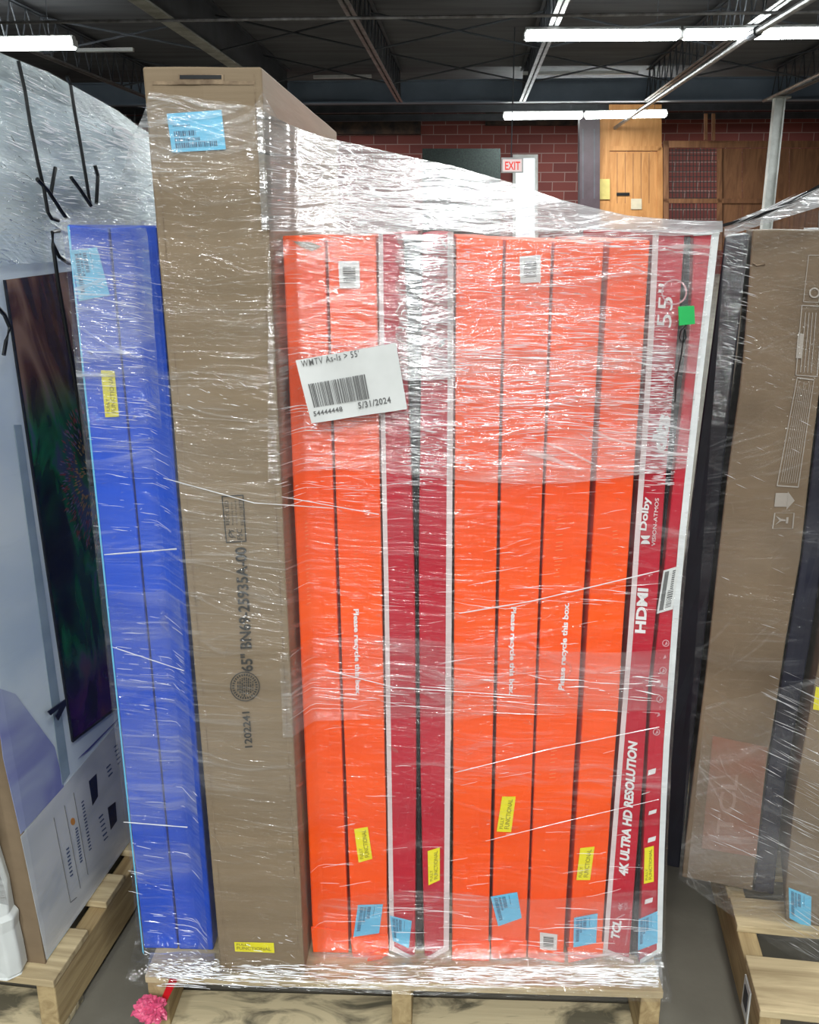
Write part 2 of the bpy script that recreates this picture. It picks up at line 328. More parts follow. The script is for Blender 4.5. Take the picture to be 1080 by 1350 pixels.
# bay beam running away from the camera, pale lower flange
b = MB(); b.box((-4.62, -16, 4.42), (-4.38, 25, 4.45), bld); fl = b.build('trim_3', M['palesteel']); struct(fl)
b = MB(); b.box((-4.52, -16, 4.45), (-4.48, 24.8, 5.13), bld); b.box((-4.62, -16, 5.13), (-4.38, 24.8, 5.16), bld); struct(b.build('trim_4', M['steel']))
def joist(u, v0, v1, lab):
    t = thing('roof_joist', lab, 'joist', bld(u, v0, 4.4), -BYAW, 'open web roof joists')
    for nm, z in (('bottom_chord', 4.42), ('top_chord', 5.08)):
        m_ = MB()
        for s in (-.045, .045): m_.box((u+s-.03, v0, z), (u+s+.03, v1, z+.012), bld); m_.box((u+s*.35-.005, v0, z), (u+s*.35+.005, v1, z+.05), bld)
        m_.build(nm, M['pipe'] if nm == 'bottom_chord' else M['steel'], t)
    m_ = MB(); v = v0; k = 0
    while v < v1-.3:
        m_.bar(bld(u, v, 4.44), bld(u, v+.3, 5.1), .014, 5); m_.bar(bld(u, v+.3, 5.1), bld(u, v+.6, 4.44), .014, 5); v += .6
    m_.build('web', M['steel'], t)
    return t
for u, lab in ((-13.4, 'dark open web steel joist farthest left under the roof'), (-10.5, 'dark open web joist left of the leftmost ceiling lamp'),
               (-7.6, 'open web steel joist above the white wrapped box at the left'), (-1.75, 'open web steel joist above the middle of the orange boxes'),
               (1.2, 'open web steel joist passing the left end of the long nearest lamp'), (4.15, 'open web steel joist running beside the diagonal ceiling pipe'),
               (7.1, 'open web steel joist right of the diagonal ceiling pipe near the top right'), (10.1, 'open web joist at the far right above the white post')):
    joist(u, 4, 24.8, lab)
# bridging braces between joists
us = [-7.6, -4.5, -1.75, 1.2, 4.15, 7.1, 10.1]
bz = 0
for v, wd in ((13.5, 'nearest'), (18, 'middle'), (22, 'farthest')):
    for k, (a, c) in enumerate(zip(us, us[1:])):
        m_ = MB(); m_.bar(bld(a, v, 4.46), bld(c, v+.1, 5.05), .018, 5); m_.bar(bld(a, v+.05, 5.05), bld(c, v+.02, 4.46), .018, 5)
        tag(m_.build('cross_brace', M['steel']), 'thin steel cross brace in the %s row, %s bay from the left under the roof' % (wd, ('first', 'second', 'third', 'fourth', 'fifth', 'sixth')[k]), 'brace', 'cross braces between joists')
# roof beyond the beam: purlin lines
for k, v in enumerate((27.5, 30, 32.3)):
    struct(ibeam('trim_%d' % (5+k), -16, 16, v, 4.75, 4.95, M['steel'], .12))
# conduit across
m_ = MB(); m_.bar(bld(-15.9, 14.7, 4.33), bld(15.9, 14.7, 4.33), .022, 6)
tag(m_.build('conduit', M['pipe']), 'thin grey conduit running across under the joists', 'conduit')
# lamps
def lamp(pa, pb, y, z, lab, rad=.045, both=True):
    A = onz(pa, y[0], z); B = onz(pb, y[1], z); mid = (A+B)/2; ang = math.atan2(B.y-A.y, B.x-A.x); L = (B-A).length
    t = thing('strip_light', lab, 'ceiling light', mid+Vector((0, 0, .12)), ang, 'fluorescent strip lights')
    R = Matrix.Translation(mid) @ Matrix.Rotation(ang, 4, 'Z'); T = lambda x, y_, z_: R @ Vector((x, y_, z_))
    h = MB(); h.add([T(-L/2, -.11, .03), T(-L/2, -.05, .11), T(-L/2, .05, .11), T(-L/2, .11, .03), T(L/2, -.11, .03), T(L/2, -.05, .11), T(L/2, .05, .11), T(L/2, .11, .03)],
        [(0, 1, 2, 3), (7, 6, 5, 4), (0, 4, 5, 1), (1, 5, 6, 2), (2, 6, 7, 3), (3, 7, 4, 0)]); h.build('housing', M['housing'], t)
    for s in (-1, 1):
        q = MB(); q.bar(T(-L/2+.03, s*.06, 0), T(L/2-.03, s*.06, 0), rad, 10); q.build('tube', M['tube'], t)
        e = MB(); e.box((s*L/2-.015, -.10, -.05), (s*L/2+.015, .10, .05), T); e.build('end_cap', M['housing'], t)
    for s in (-.7, .7):
        q = MB(); q.bar(T(s*L/2, 0, .1), T(s*L/2, 0, 5.1-z), .006, 5); q.build('hanger', M['steel'], t)
    return t
lamp(692, 896, (47, 46), 4.30, 'bright strip light at the left end of the nearest row, top right', .07)
lamp(900, 1108, (46, 43), 4.30, 'bright strip light at the right end of the nearest row, top right', .07)
lamp(664, 768, (153, 152), 4.30, 'left strip light of the farther short row above the exit sign', .085)
lamp(771, 879, (152, 150), 4.30, 'right strip light of the farther short row above the plywood panel', .085)
lamp(-115, 98, (60, 57), 4.30, 'bright strip light at the far left above the white wrapped box', .09)
lights_pos = []
for pxx, y in ((724, 153), (800, 45), (30, 58), (1000, 45), (820, 152)):
    q = onz(pxx, y, 4.22); l = ceiling_light(0, 0, 0, 75 if y < 100 else 160); l.location = q
# unlit pale fixtures near the beam
for pa, pb, y, lab in ((413, 490, 103, 'unlit pale strip fixture in front of the beam, left of the joist'), (690, 842, 98, 'unlit pale strip fixture in front of the blue grey beam'), (100, 175, 68, 'pale unlit strip fixture left of the tall cardboard box')):
    A = onz(pa, y, 4.7); B = onz(pb, y-1, 4.7); m_ = MB(); d = Vector((0, .12, 0)); h = Vector((0, 0, .06)); m_.hexa([A, B, B+d, A+d], [A+h, B+h, B+d+h, A+d+h])
    tag(m_.build('strip_light', M['housing']), lab, 'ceiling light')
# diagonal pipe with bracket
m_ = MB(); m_.tube([onz(1090, -14, 4.2), onz(985, 50, 4.2), onz(840, 148, 4.2), onz(801, 176, 4.2)], .05, 10)
t = thing('ceiling_pipe', 'round grey pipe slanting down from the top right corner past the lamps', 'pipe', onz(900, 105, 4.2), 0)
m_.build('pipe', M['pipe'], t); q = MB(); pj = onz(1000, 41, 4.2); pk = onz(990, 47, 4.2); q.bar(pj, pk, .075, 12); q.build('coupling', M['steel'], t)
m_ = MB(); m_.tube([onz(1090, 93, 4.4), onz(1007, 133, 4.4)], .04, 8); tag(m_.build('ceiling_pipe', M['pipe']), 'thin pale pipe slanting down to the white post at the right', 'pipe')
# post
t = thing('steel_post', 'white painted steel post standing at the right under the beam', 'post', bld(7.05, 24.2, 0), -BYAW)
m_ = MB(); m_.box((6.94, 24.1, .02), (6.97, 24.3, 4.36), bld); m_.box((7.15, 24.1, .02), (7.18, 24.3, 4.36), bld); m_.box((6.97, 24.19, .02), (7.15, 24.21, 4.36), bld); m_.build('shaft', M['post'], t)
m_ = MB(); m_.box((6.85, 24, 4.36), (7.27, 24.4, 4.40), bld); m_.build('cap_plate', M['post'], t); m_ = MB(); m_.box((6.85, 24, 0), (7.27, 24.4, .02), bld); m_.build('base_plate', M['post'], t)
# exit sign
PE = Plane(bld(0, 20), bld(0, 1)); c = PE.at(675, 218)
t = thing('exit_sign', 'red and white lit EXIT sign hanging over the bright doorway', 'sign', c, -BYAW)
pxbox(PE, 661, 208, 690, 228, .08).build('housing', M['housing'], t)
pxbox(PE, 663, 210, 688, 226, .004, .082).build('face', M['exit_face'], t)
text('exit_letters', PE, 'EXIT', (666, 224), (686, 224), 11, M['exit_red'], t, off=.09, bold=.02)
m_ = MB(); top = PE.at(674, 208); m_.bar(top, Vector((top.x, top.y, 5.16)), .012, 5); m_.build('hanger', M['steel'], t)
# dark mesh rack, left of sign
PR = Plane(bld(0, 27), bld(0, 1))
M['mesh'] = surf('dark green mesh', (.03, .045, .04), (.015, .02, .02), .7, (30, 30, 30))
tag(pxbox(PR, 557, 196, 660, 374, .05).build('mesh_screen', M['mesh']), 'dark mesh screen standing left of the exit sign in front of brick wall', 'screen')
M['clutter'] = surf('dark clutter', (.09, .055, .04), (.02, .018, .018), .8, (3, 3, 3), 8)
tag(pxbox(PBK, 405, 140, 555, 178, .4).build('storage_loft', M['clutter']), 'dark cluttered loft shelf high on the wall left of the exit sign', 'shelf')
tag(pxbox(PBK, 640, 150, 760, 166, .3).build('air_duct', M['clutter']), 'dark duct under the roof behind the farther strip lights', 'duct')
# wooden partition, dark locker
PW2 = Plane(bld(0, 29), bld(0, 1))
t = thing('locker_cabinet', 'dark purple brown tall cabinet left of the plywood partition', 'cabinet', Vector((PW2.at(775, 250).x, PW2.at(775, 250).y, 0)), -BYAW)
M['locker'] = surf('dark purplish panel', (.06, .04, .05), (.04, .025, .03), .5, (2, 2, 2))
pxbox(PW2, 762, 150, 788, 370, .5).build('body', M['locker'], t)
for x in (768, 783): pxbox(PW2, x, 170, x+1.5, 262, .01, .5).build('door_edge', M['steel'], t)
t = thing('plywood_partition', 'warm orange plywood partition with planked door below the farther lamps', 'partition', Vector((PW2.at(830, 250).x, PW2.at(830, 250).y, 0)), -BYAW)
pxbox(PW2, 803, 138, 872, 194, .06, .0).build('upper_panel', M['ply'], t)
pxbox(PW2, 803, 200, 866, 330, .06, .0).build('door_panel', M['ply'], t)
for q in ((790, 150, 803, 330), (800, 193, 872, 199), (866, 195, 873, 330)): pxbox(PW2, *q, .12).build('frame', M['ply'], t)
for k in range(1, 6): pxbox(PW2, 803+k*10.5, 202, 803.8+k*10.5, 268, .004, .062).build('plank_gap', M['ply2'], t)
pxbox(PW2, 813, 254, 830, 258, .03, .062).build('handle', M['black'], t)
tag(pxbox(PW2, 790, 236, 804, 263, .03, .14).build('notice', surf('yellow paper', (.62, .50, .16))), 'yellow paper notice at the foot of the plywood frame', 'notice')
tag(pxbox(PW2, 832, 262, 846, 276, .03, .062).build('paper_sheet', surf('cream paper', (.6, .52, .38))), 'cream paper propped on top of the pile behind the wrap', 'paper')
t = thing('wood_panel_fence', 'dark brown wood panelling with a mesh opening at the right back', 'panelling', Vector((PW2.at(980, 250).x, PW2.at(980, 250).y, 0)), -BYAW)
for q in ((874, 186, 1120, 195), (945, 196, 951, 330), (874, 186, 881, 330), (1008, 196, 1012, 330), (874, 262, 1120, 268)): pxbox(PW2, *q, .1).build('rail', M['ply2'], t)
for x0, x1 in ((951, 978), (979, 1008), (1012, 1040), (1041, 1080), (1081, 1120)): pxbox(PW2, x0, 196, x1, 330, .04).build('panel', M['ply2'], t)
PW3 = Plane(bld(0, 29.6), bld(0, 1))
m_ = MB()
for k in range(14):
    x = 882+k*4.6; a = PW2.at(x, 196); b = PW2.at(x, 290); m_.bar(a, b, .012, 4)
for k in range(12):
    y = 198+k*7; m_.bar(PW2.at(881, y), PW2.at(945, y), .012, 4)
m_.build('mesh_panel', M['mesh'], t)
M['wallwood'] = M['ply2']
for x0, lab in ((928, 'upright wooden stud above the panelling, left one of two'), (938, 'upright wooden stud above the panelling, right one of two')):
    tag(pxbox(PW2, x0, 150, x0+4, 185, .1, .3).build('wood_stud', M['ply2']), lab, 'stud')
# ------------------------------------------------------------------ pallets
def pallet(front_left, yaw, W, L, lab, lift_boards=7):
    """front_left: world xy of the front-left bottom corner; width W to the right, L away"""
    t = thing('wooden_pallet', lab, 'pallet', (front_left[0], front_left[1], 0), -yaw, 'wooden pallets')
    cx, sx_ = math.cos(yaw), math.sin(yaw); o = Vector((front_left[0], front_left[1], 0))
    T = lambda x, y, z: o+Vector((x*cx+y*sx_, -x*sx_+y*cx, z))
    for x in (0, W/2-.019, W-.038):
        m_ = MB(); m_.box((x, .004, .016), (x+.038, L-.004, .122), T); m_.build('stringer', M['wood_y'], t, bevel=.003)
    bw = [.14, .09, .09, .09, .09, .09, .14]; tot = sum(bw); gap = (L-tot)/6; y = 0
    for k, b_ in enumerate(bw):
        m_ = MB(); m_.box((-.002, y, .1225), (W+.002, y+b_, .1385), T); m_.build('deck_board', M['wood'], t, bevel=.002); y += b_+gap
    for y in (0, L/2-.045, L-.1):
        m_ = MB(); m_.box((.001, y, 0), (W-.001, y+.10, .0155), T); m_.build('bottom_board', M['wood_mould'], t, bevel=.002)
    return t, T
ALPHA = math.radians(2.3); DIRR = Vector((math.cos(ALPHA), -math.sin(ALPHA), 0)); DIRN = Vector((math.sin(ALPHA), math.cos(ALPHA), 0))
fl = onz(192, 1287, .1385); fr = onz(873, 1305, .1385)
Wm = (fr-fl).length; yw = math.atan2(-(fr.y-fl.y), fr.x-fl.x)
print('MAIN PALLET', fl, fr, Wm, math.degrees(yw))
pallet((fl.x, fl.y), ALPHA, Wm, 1.2, 'wooden pallet under the stack of orange, blue and brown boxes')
EA_L = [(305, 499), (500, 501), (660, 504), (800, 507), (1000, 510), (1252, 514)]; EA_R = [(308, 531), (350, 535), (500, 539), (560, 540), (660, 545), (800, 548.5), (1000, 550), (1265, 548)]
EB_L = [(308, 556), (450, 555), (560, 553), (680, 551.5), (800, 551.5), (1000, 553), (1265, 559)]; EB_R = [(306, 598), (500, 598), (660, 596.5), (800, 595.5), (1000, 594), (1252, 592)]
EC_L = [(303, 861), (400, 857), (500, 851), (600, 845), (690, 838), (800, 831), (900, 823), (1000, 815), (1100, 807), (1256, 795)]; EC_R = [(306, 905), (400, 898), (500, 891), (600, 882), (690, 875), (800, 868), (900, 857), (1000, 851), (1100, 843), (1265, 831)]
ED_L = [(306, 914), (400, 911), (500, 903), (600, 891), (690, 881), (800, 870), (900, 859), (1000, 853), (1100, 848), (1268, 842)]; ED_R = [(303, 949), (400, 938), (500, 926), (600, 915.5), (690, 905.5), (800, 896), (900, 889), (1000, 881.5), (1100, 877), (1200, 874), (1253, 873)]
def strip(name, P, tab, w0, w1, mat, parent, off=.0009, label=None):
    """thin strip following an edge table; offsets w0 at the top, w1 at the foot (pixels, signed)"""
    ys = [tab[0][0]+(tab[-1][0]-tab[0][0])*k/14 for k in range(15)]; mb = MB()
    for a, b in zip(ys, ys[1:]):
        f = lambda y: w0+(w1-w0)*(y-ys[0])/(ys[-1]-ys[0])
        q = [(lerp(tab, b), b), (lerp(tab, b)+f(b), b), (lerp(tab, a)+f(a), a), (lerp(tab, a), a)]
        mb.add([P.at(x, y, off) for x, y in q], [(0, 1, 2, 3)])
    return mb.build(name, mat, parent, label=label)
PB = Plane(onz(600, 1262, .14), DIRN)        # front of the orange, blue and red boxes
PK = Plane(onz(345, 1283, .14), DIRN)        # front of the brown box
PFm = Plane(PB.o-DIRN*.012, DIRN)
print('PB', PB.o, 'PK', PK.o)
def mkbox(name, label, cat, P, px, depth, mat, seed, group, **kw):
    c = (P.at(*px[0])+P.at(*px[1]))/2+P.n*depth/2; c.z = .139
    zb = .1395
    t = thing(name, label, cat, c, -ALPHA, group); body = carton(P, px, depth, mat, t, seed=seed, **kw); return t
def sticker(P, t, px, mat, kind, name='sticker', off=.0012):
    s = decal(name, P, px, mat, t, off, label={'yellow': 'yellow status sticker', 'cyan': 'light blue sticker', 'code': 'white barcode label'}[kind])
    q = px; o2 = off+.0012
    # px order: corner a(top-left), b(top-right), c(bottom-right), d(bottom-left)
    A = [(q[3]), (q[2]), (q[1]), (q[0])]
    if kind == 'yellow':
        tall = abs(q[3][1]-q[0][1]) > abs(q[1][0]-q[0][0])
        Q = A
        mb = MB()
        Vb = [P.at(x, y, o2) for x, y in A]
        for txt_, r0, r1, l1 in (('FULLY', .62, .85, .40), ('FUNCTIONAL', .18, .50, .92)):
            g, fs = text_geo(txt_, .01)
            if tall: mb.add([bil(Vb, 1-(r0+(r1-r0)*b), .08+(l1-.08)*a) for a, b in g], fs)
            else: mb.add([bil(Vb, .05+(l1-.05)*a, r0+(r1-r0)*b) for a, b in g], fs)
        mb.build('sticker_print', M['oliveink'], s)
    elif kind == 'cyan':
        rs = []; rnd = random.Random(int(px[0][0]))
        tall = px[0][1] > 1000 or px[0][0] < 100
        for r, (b0, b1, aend) in enumerate(((.10, .24, .85), (.27, .36, .55), (.40, .54, .48), (.66, .69, .40))):
            a = .08
            while a < aend:
                w_ = rnd.uniform(.012, .035); 
                rs.append((a, b0, min(a+w_, aend), b1)); a += w_+rnd.uniform(.01, .02)
        if tall: rs = [(b0, 1-a1, b1, 1-a0) for a0, b0, a1, b1 in rs]
        rects('sticker_print', P, A, rs, M['blueink'], s, o2)
    else:
        rs = []; a = .2; rnd = random.Random(3)
        while a < .8:
            w_ = rnd.uniform(.02, .05); rs.append((.2, a, .8, a+w_)); a += w_+rnd.uniform(.02, .05)
        rects('barcode', P, A, rs, M['ink'], s, o2)
    return s
BG = 'long flat screen boxes stood on end on the main pallet'
# blue pair
b1 = mkbox('flat_screen_box', 'bright blue carton at the left edge of the main stack with yellow sticker', 'box', PB, [(190, 1262), (236, 1262), (143, 300), (87, 296)], .8, M['blue'], 1, BG)
b2 = mkbox('flat_screen_box', 'blue carton squeezed between the outer blue one and the tall brown box', 'box', PB, [(236, 1262), (283, 1264), (207, 297), (143, 300)], .8, M['blue'], 2, BG, dent=.004)
decal('edge_stripe', PB, [(188, 1255), (190, 1258), (91.5, 298), (89, 298)], M['cyan'], b1, label='light blue edge line')
sticker(PB, b1, [(94, 330), (128, 326), (145, 389), (104, 397)], M['cyan'], 'cyan')
sticker(PB, b1, [(133, 488), (151, 489), (157, 549), (139, 550)], M['yellow'], 'yellow')
rects('printed_mark', PB, [(220, 1264), (233, 1264), (231, 1254), (219, 1254)], [(0, 0, 1, .1), (0, .9, 1, 1), (0, 0, .08, 1), (.92, 0, 1, 1), (.2, .3, .8, .7)], M['whiteink'], b1)
# tall brown box
br = mkbox('flat_screen_box', 'tallest plain brown carton with large black part code, second group from left', 'box', PK, [(290, 1283), (403, 1283), (346, 88), (186, 88)], .95, M['kraft'], 3, BG, cuts=(4, 22), dent=.003)
rects('fold_edge', PK, [(290, 1280), (403, 1280), (346, 88), (186, 88)], [(.925, .02, .932, .995), (.085, .985, .93, .988), (.075, .0, .08, .985)], M['torn'], br, .0008)
decal('hand_hole', PK, [(235, 111), (295, 111), (295, 98), (235, 98)], M['torn'], br, .0008, label='dark hand hole near the top')
decal('painted_hole_shade', PK, [(237, 104), (292, 104), (292, 99), (237, 99)], M['black'], br, .0018)  # black strip painted for the shade inside the hand hole
sticker(PK, br, [(220, 150), (292, 145), (298, 197), (227, 201)], M['cyan'], 'cyan')
sticker(PK, br, [(309, 1242), (361, 1243), (362, 1256), (310, 1254)], M['yellow'], 'yellow')
text('part_code', PK, '65" BN69-25935A-00', (334, 885), (325, 721), 16, M['ink'], br, bold=.022)
text('date_code', PK, '1202241', (333, 985), (329, 938), 10, M['ink'], br, bold=.02)
# round stamp
m_ = MB(); seg = 40
def ring(P, cx, cy, r0, r1, off=.0018, a0=0, a1=2*math.pi, n=40, mb=None):
    mb = mb or MB()
    for i in range(n):
        t0 = a0+(a1-a0)*i/n; t1 = a0+(a1-a0)*(i+1)/n
        mb.add([P.at(cx+math.cos(t0)*r0, cy+math.sin(t0)*r0, off), P.at(cx+math.cos(t1)*r0, cy+math.sin(t1)*r0, off), P.at(cx+math.cos(t1)*r1, cy+math.sin(t1)*r1, off), P.at(cx+math.cos(t0)*r1, cy+math.sin(t0)*r1, off)], [(0, 1, 2, 3)])
    return mb
m_ = ring(PK, 323, 905, 18.3, 19.6)
rnd = random.Random(5)
for k in range(30): a = k*2*math.pi/30; ring(PK, 323, 905, 13.8, 16.8, a0=a, a1=a+.12, n=2, mb=m_)
for k in range(8):
    x = 313+k*2.8; h = math.sqrt(max(0, 12**2-(x-323)**2)); y = 905-h
    while y < 905+h-1: l = rnd.uniform(1.5, 4); m_.plate([PK.at(x, y+l, .0012), PK.at(x+1.6, y+l, .0012), PK.at(x+1.6, y, .0012), PK.at(x, y, .0012)], PK.n, .0004); y += l+rnd.uniform(.6, 1.6)
m_.build('round_stamp', M['ink'], br)
# recycled mark frame
q = [(298, 716), (325, 714), (321, 652), (292, 654)]
rects('recycle_mark_frame', PK, q, [(0, 0, 1, .025), (0, .975, 1, 1), (0, 0, .05, 1), (.95, 0, 1, 1)], M['ink'], br)
m_ = MB(); text_mesh(m_, PK, 'RECYCLED', (303, 694-2), (301, 660), 5); text_mesh(m_, PK, 'Packaging from', (309, 692), (307, 662), 3.2); text_mesh(m_, PK, 'recycled material', (314, 692), (312, 660), 3.2); text_mesh(m_, PK, 'FSC C118778', (322, 692), (319, 658), 4.5)
text_mesh(m_, PK, 'FSC', (320, 711), (319, 697), 7)
ring(PK, 306, 704, 3.5, 4.8, a0=1.2, a1=5.4, n=14, mb=m_); m_.tube([PK.at(311, 709, .001), PK.at(306, 706, .001), PK.at(302, 698, .001)], .0006, 4); m_.build('recycle_mark_text', M['ink'], br)
# orange boxes: bl br tr tl
def tape_edge(P, t, a, b, mat, w=1.2):
    decal('seam_edge', P, [(a[0], a[1]), (a[0]+w, a[1]), (b[0]+w, b[1]), (b[0], b[1])], mat, t, .001)
o1 = mkbox('flat_screen_box', 'orange carton directly right of the tall brown box, torn at top', 'box', PB, [(412, 1254), (461, 1256), (429, 313), (371, 311)], .8, M['orange'], 4, BG, dent=.004)
decal('torn_patch', PB, [(386, 318), (410, 319), (424, 325), (412, 331), (398, 326)], M['torn'], o1, .0018, label='torn brown patch')
o2 = mkbox('flat_screen_box', 'second orange carton from the tall brown box, partly under the white label', 'box', PB, [(463, 1262), (513, 1260), (497, 310), (430, 312)], .8, M['orange'], 5, BG, dent=.004)
sticker(PB, o2, [(446, 344), (474, 344), (475, 380), (448, 380)], M['paper'], 'code')
sticker(PB, o2, [(467, 1093), (485, 1090), (491, 1132), (473, 1137)], M['yellow'], 'yellow')
sticker(PB, o2, [(472, 1193), (505, 1192), (500, 1230), (466, 1235)], M['cyan'], 'cyan')
text('recycle_line', PB, 'Please recycle this box.', (464, 803), (467, 917), 9, M['whiteink'], o2, bold=.035)
rA = mkbox('flat_screen_box', 'crimson carton with pale left edge, left one of the middle pair', 'box', PB, [(514, 1252), (548, 1268), (531, 308), (499, 305)], .8, M['red'], 6, BG, L=EA_L, Rt=EA_R)
strip('edge_stripe', PB, EA_L, 6, 6, M['stripe'], rA, label='pale pink edge')
decal('bottom_stripe', PB, [(514, 1252), (547, 1268.5), (547, 1263), (519, 1247)], M['stripe'], rA, label='pale pink edge')
sticker(PB, rA, [(514, 1207), (543, 1214), (539, 1250), (518, 1240)], M['cyan'], 'cyan', off=.0022)
rB = mkbox('flat_screen_box', 'crimson carton with pale right edge, right one of the middle pair', 'box', PB, [(559, 1269), (592, 1251), (598, 306), (554, 308)], .8, M['red'], 7, BG, L=EB_L, Rt=EB_R)
strip('edge_stripe', PB, EB_R, -8, -7, M['stripe'], rB, label='pale pink edge')
decal('bottom_stripe', PB, [(561, 1269), (592, 1252), (588, 1247), (561, 1263)], M['stripe'], rB, label='pale pink edge')
sticker(PB, rB, [(564, 1122), (580, 1117), (580, 1160), (565, 1167)], M['yellow'], 'yellow')
o3 = mkbox('flat_screen_box', 'wide plain orange carton directly right of the middle crimson pair', 'box', PB, [(595, 1263), (645, 1263), (665, 315), (600, 312)], .8, M['orange'], 8, BG, dent=.004)
o4 = mkbox('flat_screen_box', 'orange carton with a round cornered blue sticker, left of two touching orange ones', 'box', PB, [(647, 1263), (694, 1263), (729, 318), (666, 316)], .8, M['orange'], 9, BG, dent=.004)
sticker(PB, o4, [(685, 338), (713, 336), (713, 372), (686, 373)], M['paper'], 'code')
sticker(PB, o4, [(662, 1050), (680, 1050), (674, 1097), (655, 1096)], M['yellow'], 'yellow')
sticker(PB, o4, [(647, 1182), (682, 1176), (688, 1210), (657, 1221)], M['cyan'], 'cyan')
text('recycle_line', PB, 'Please recycle this box.', (672, 800), (669, 916), 9, M['whiteink'], o4, bold=.035)
o5 = mkbox('flat_screen_box', 'orange carton with small white barcode at its foot', 'box', PB, [(695, 1262), (744, 1266), (798, 320), (730, 318)], .8, M['orange'], 10, BG, dent=.004)
sticker(PB, o5, [(712, 1229), (735, 1232), (734, 1253), (712, 1252)], M['paper'], 'code')
text('recycle_line', PB, 'Please recycle this box.', (746, 910), (753, 795), 10, M['whiteink'], o5, bold=.035)
o6 = mkbox('flat_screen_box', 'rightmost orange carton beside the lettered crimson one', 'box', PB, [(748, 1266), (794, 1257), (859, 316), (803, 318)], .8, M['orange'], 11, BG, dent=.004)
sticker(PB, o6, [(765, 1118), (784, 1116), (778, 1160), (760, 1160)], M['yellow'], 'yellow')
sticker(PB, o6, [(757, 1210), (788, 1204), (786, 1243), (756, 1249)], M['cyan'], 'cyan')
# small printed dashes of the orange boxes
def dashes(t, cols, seed):
    rnd = random.Random(seed); mb = MB()
    for x0, y0, y1, wd, sl in cols:
        y = y0
        while y < y1:
            if rnd.random() < .8:
                x = x0+sl*(y-y0); a = rnd.uniform(.5, 1)*wd
                mb.add([PB.at(x, y, .0012), PB.at(x+a, y-1.0, .0012), PB.at(x+a, y-.1, .0012), PB.at(x, y+.9, .0012)], [(0, 1, 2, 3)])
            y += 5
    mb.build('printed_dashes', M['orange_d'], t)
dashes(o1, [(402, 690, 800, 5, .03), (398, 420, 520, 5, .02)], 1); dashes(o2, [(466, 700, 790, 7, .02), (470, 390, 410, 14, 0)], 2)
dashes(o5, [(727, 985, 1035, 10, -.07), (735, 680, 795, 10, -.06)], 3); dashes(o6, [(808, 700, 735, 11, 0), (800, 765, 815, 12, -.05)], 4); dashes(o4, [(700, 410, 440, 20, 0)], 5)
def bottom_flap(t, px, n):
    mb = MB(); mb.plate([PB.at(x, y, .003 if i < 2 else .001) for i, (x, y) in enumerate(px)], PB.n, .003); mb.build('flap', M['orange'], t, bevel=.001)
bottom_flap(o2, [(467, 1265), (512, 1258), (511, 1232), (463, 1236)], 1)
bottom_flap(o1, [(414, 1253), (459, 1254), (458, 1228), (411, 1222)], 1)
bottom_flap(o4, [(649, 1262), (693, 1260), (694, 1240), (648, 1240)], 1)
bottom_flap(o6, [(750, 1267), (793, 1258), (795, 1242), (749, 1250)], 1)
bottom_flap(o3, [(597, 1264), (644, 1266), (645, 1242), (597, 1240)], 1)
bottom_flap(o5, [(697, 1260), (743, 1267), (744, 1256), (697, 1248)], 1)
mb = MB(); mb.plate([PB.at(485, 1265, .012), PB.at(503, 1262, .012), PB.at(511, 1253, .012), PB.at(507, 1251, .012), PB.at(488, 1258, .012)], PB.n, .004); mb.build('loose_tab', M['orange'], o2, bevel=.001)
# right crimson pair
rC = mkbox('flat_screen_box', 'crimson carton with large white lettering running up its front', 'box', PB, [(795, 1256), (838, 1270), (904, 306), (861, 303)], .8, M['red'], 12, BG, L=EC_L, Rt=EC_R)
strip('edge_stripe', PB, EC_L, 8, 6, M['stripe'], rC, label='pale pink edge')
decal('bottom_stripe', PB, [(795, 1257), (836, 1271), (836, 1266), (800, 1251)], M['stripe'], rC, label='pale pink edge')
text('brand_lettering', PB, 'TCL', (817, 1238), (820, 1214), 12, M['whiteink'], rC, bold=.05, shear=.25)
decal('divider_line', PB, [(813, 1211), (824, 1206), (824, 1205), (813, 1210)], M['pinkink'], rC)
m_ = MB(); text_mesh(m_, PB, '4K', (820, 1201), (822, 1190), 6, bold=.02); text_mesh(m_, PB, 'HDR', (815+12, 1200), (828, 1190), 5, bold=.0); m_.build('small_lettering', M['pinkink'], rC)
text('resolution_lettering', PB, '4K ULTRA HD RESOLUTION', (828, 1155), (841, 977), 12.5, M['whiteink'], rC, bold=.045, shear=.2)
text('small_line', PB, 'SCREEN SIZE DIAGONAL', (826, 1246), (833, 1200), 2, M['pinkink'], rC)
text('cable_lettering', PB, 'HDMI', (851, 835), (855, 776), 14, M['whiteink'], rC, bold=.04)
text('sound_lettering', PB, 'Dolby', (855, 700), (860, 656), 12, M['whiteink'], rC, bold=.03)
m_ = MB()
for sgn, cy in ((1, 717), (-1, 706)):
    pts = [(845, cy), (857, cy)] if sgn > 0 else [(845, cy), (857, cy)]
    poly = [PB.at(851+math.cos(a)*6, cy+(-sgn)*abs(math.sin(a))*5, .0012) for a in [i*math.pi/10 for i in range(11)]]
    m_.plate(poly, PB.n, .0005)
m_.build('double_d_mark', M['whiteink'], rC)
text('sound_subline', PB, 'VISION-ATMOS', (864, 720), (869, 657), 5, M['whiteink'], rC)
text('surround_lettering', PB, 'dts', (878, 596), (885, 548), 20, M['whiteink'], rC, bold=.05, shear=.1)
text('surround_subline', PB, 'Virtual:X', (885, 542), (891, 490), 11, M['pinkink'], rC, bold=.0)
text('size_lettering', PB, '55"', (885, 432), (889, 375), 20, M['whiteink'], rC, bold=.0)
ring(PB, 889, 385, 15, 17, mb=None).build('round_emblem', M['pinkink'], rC)
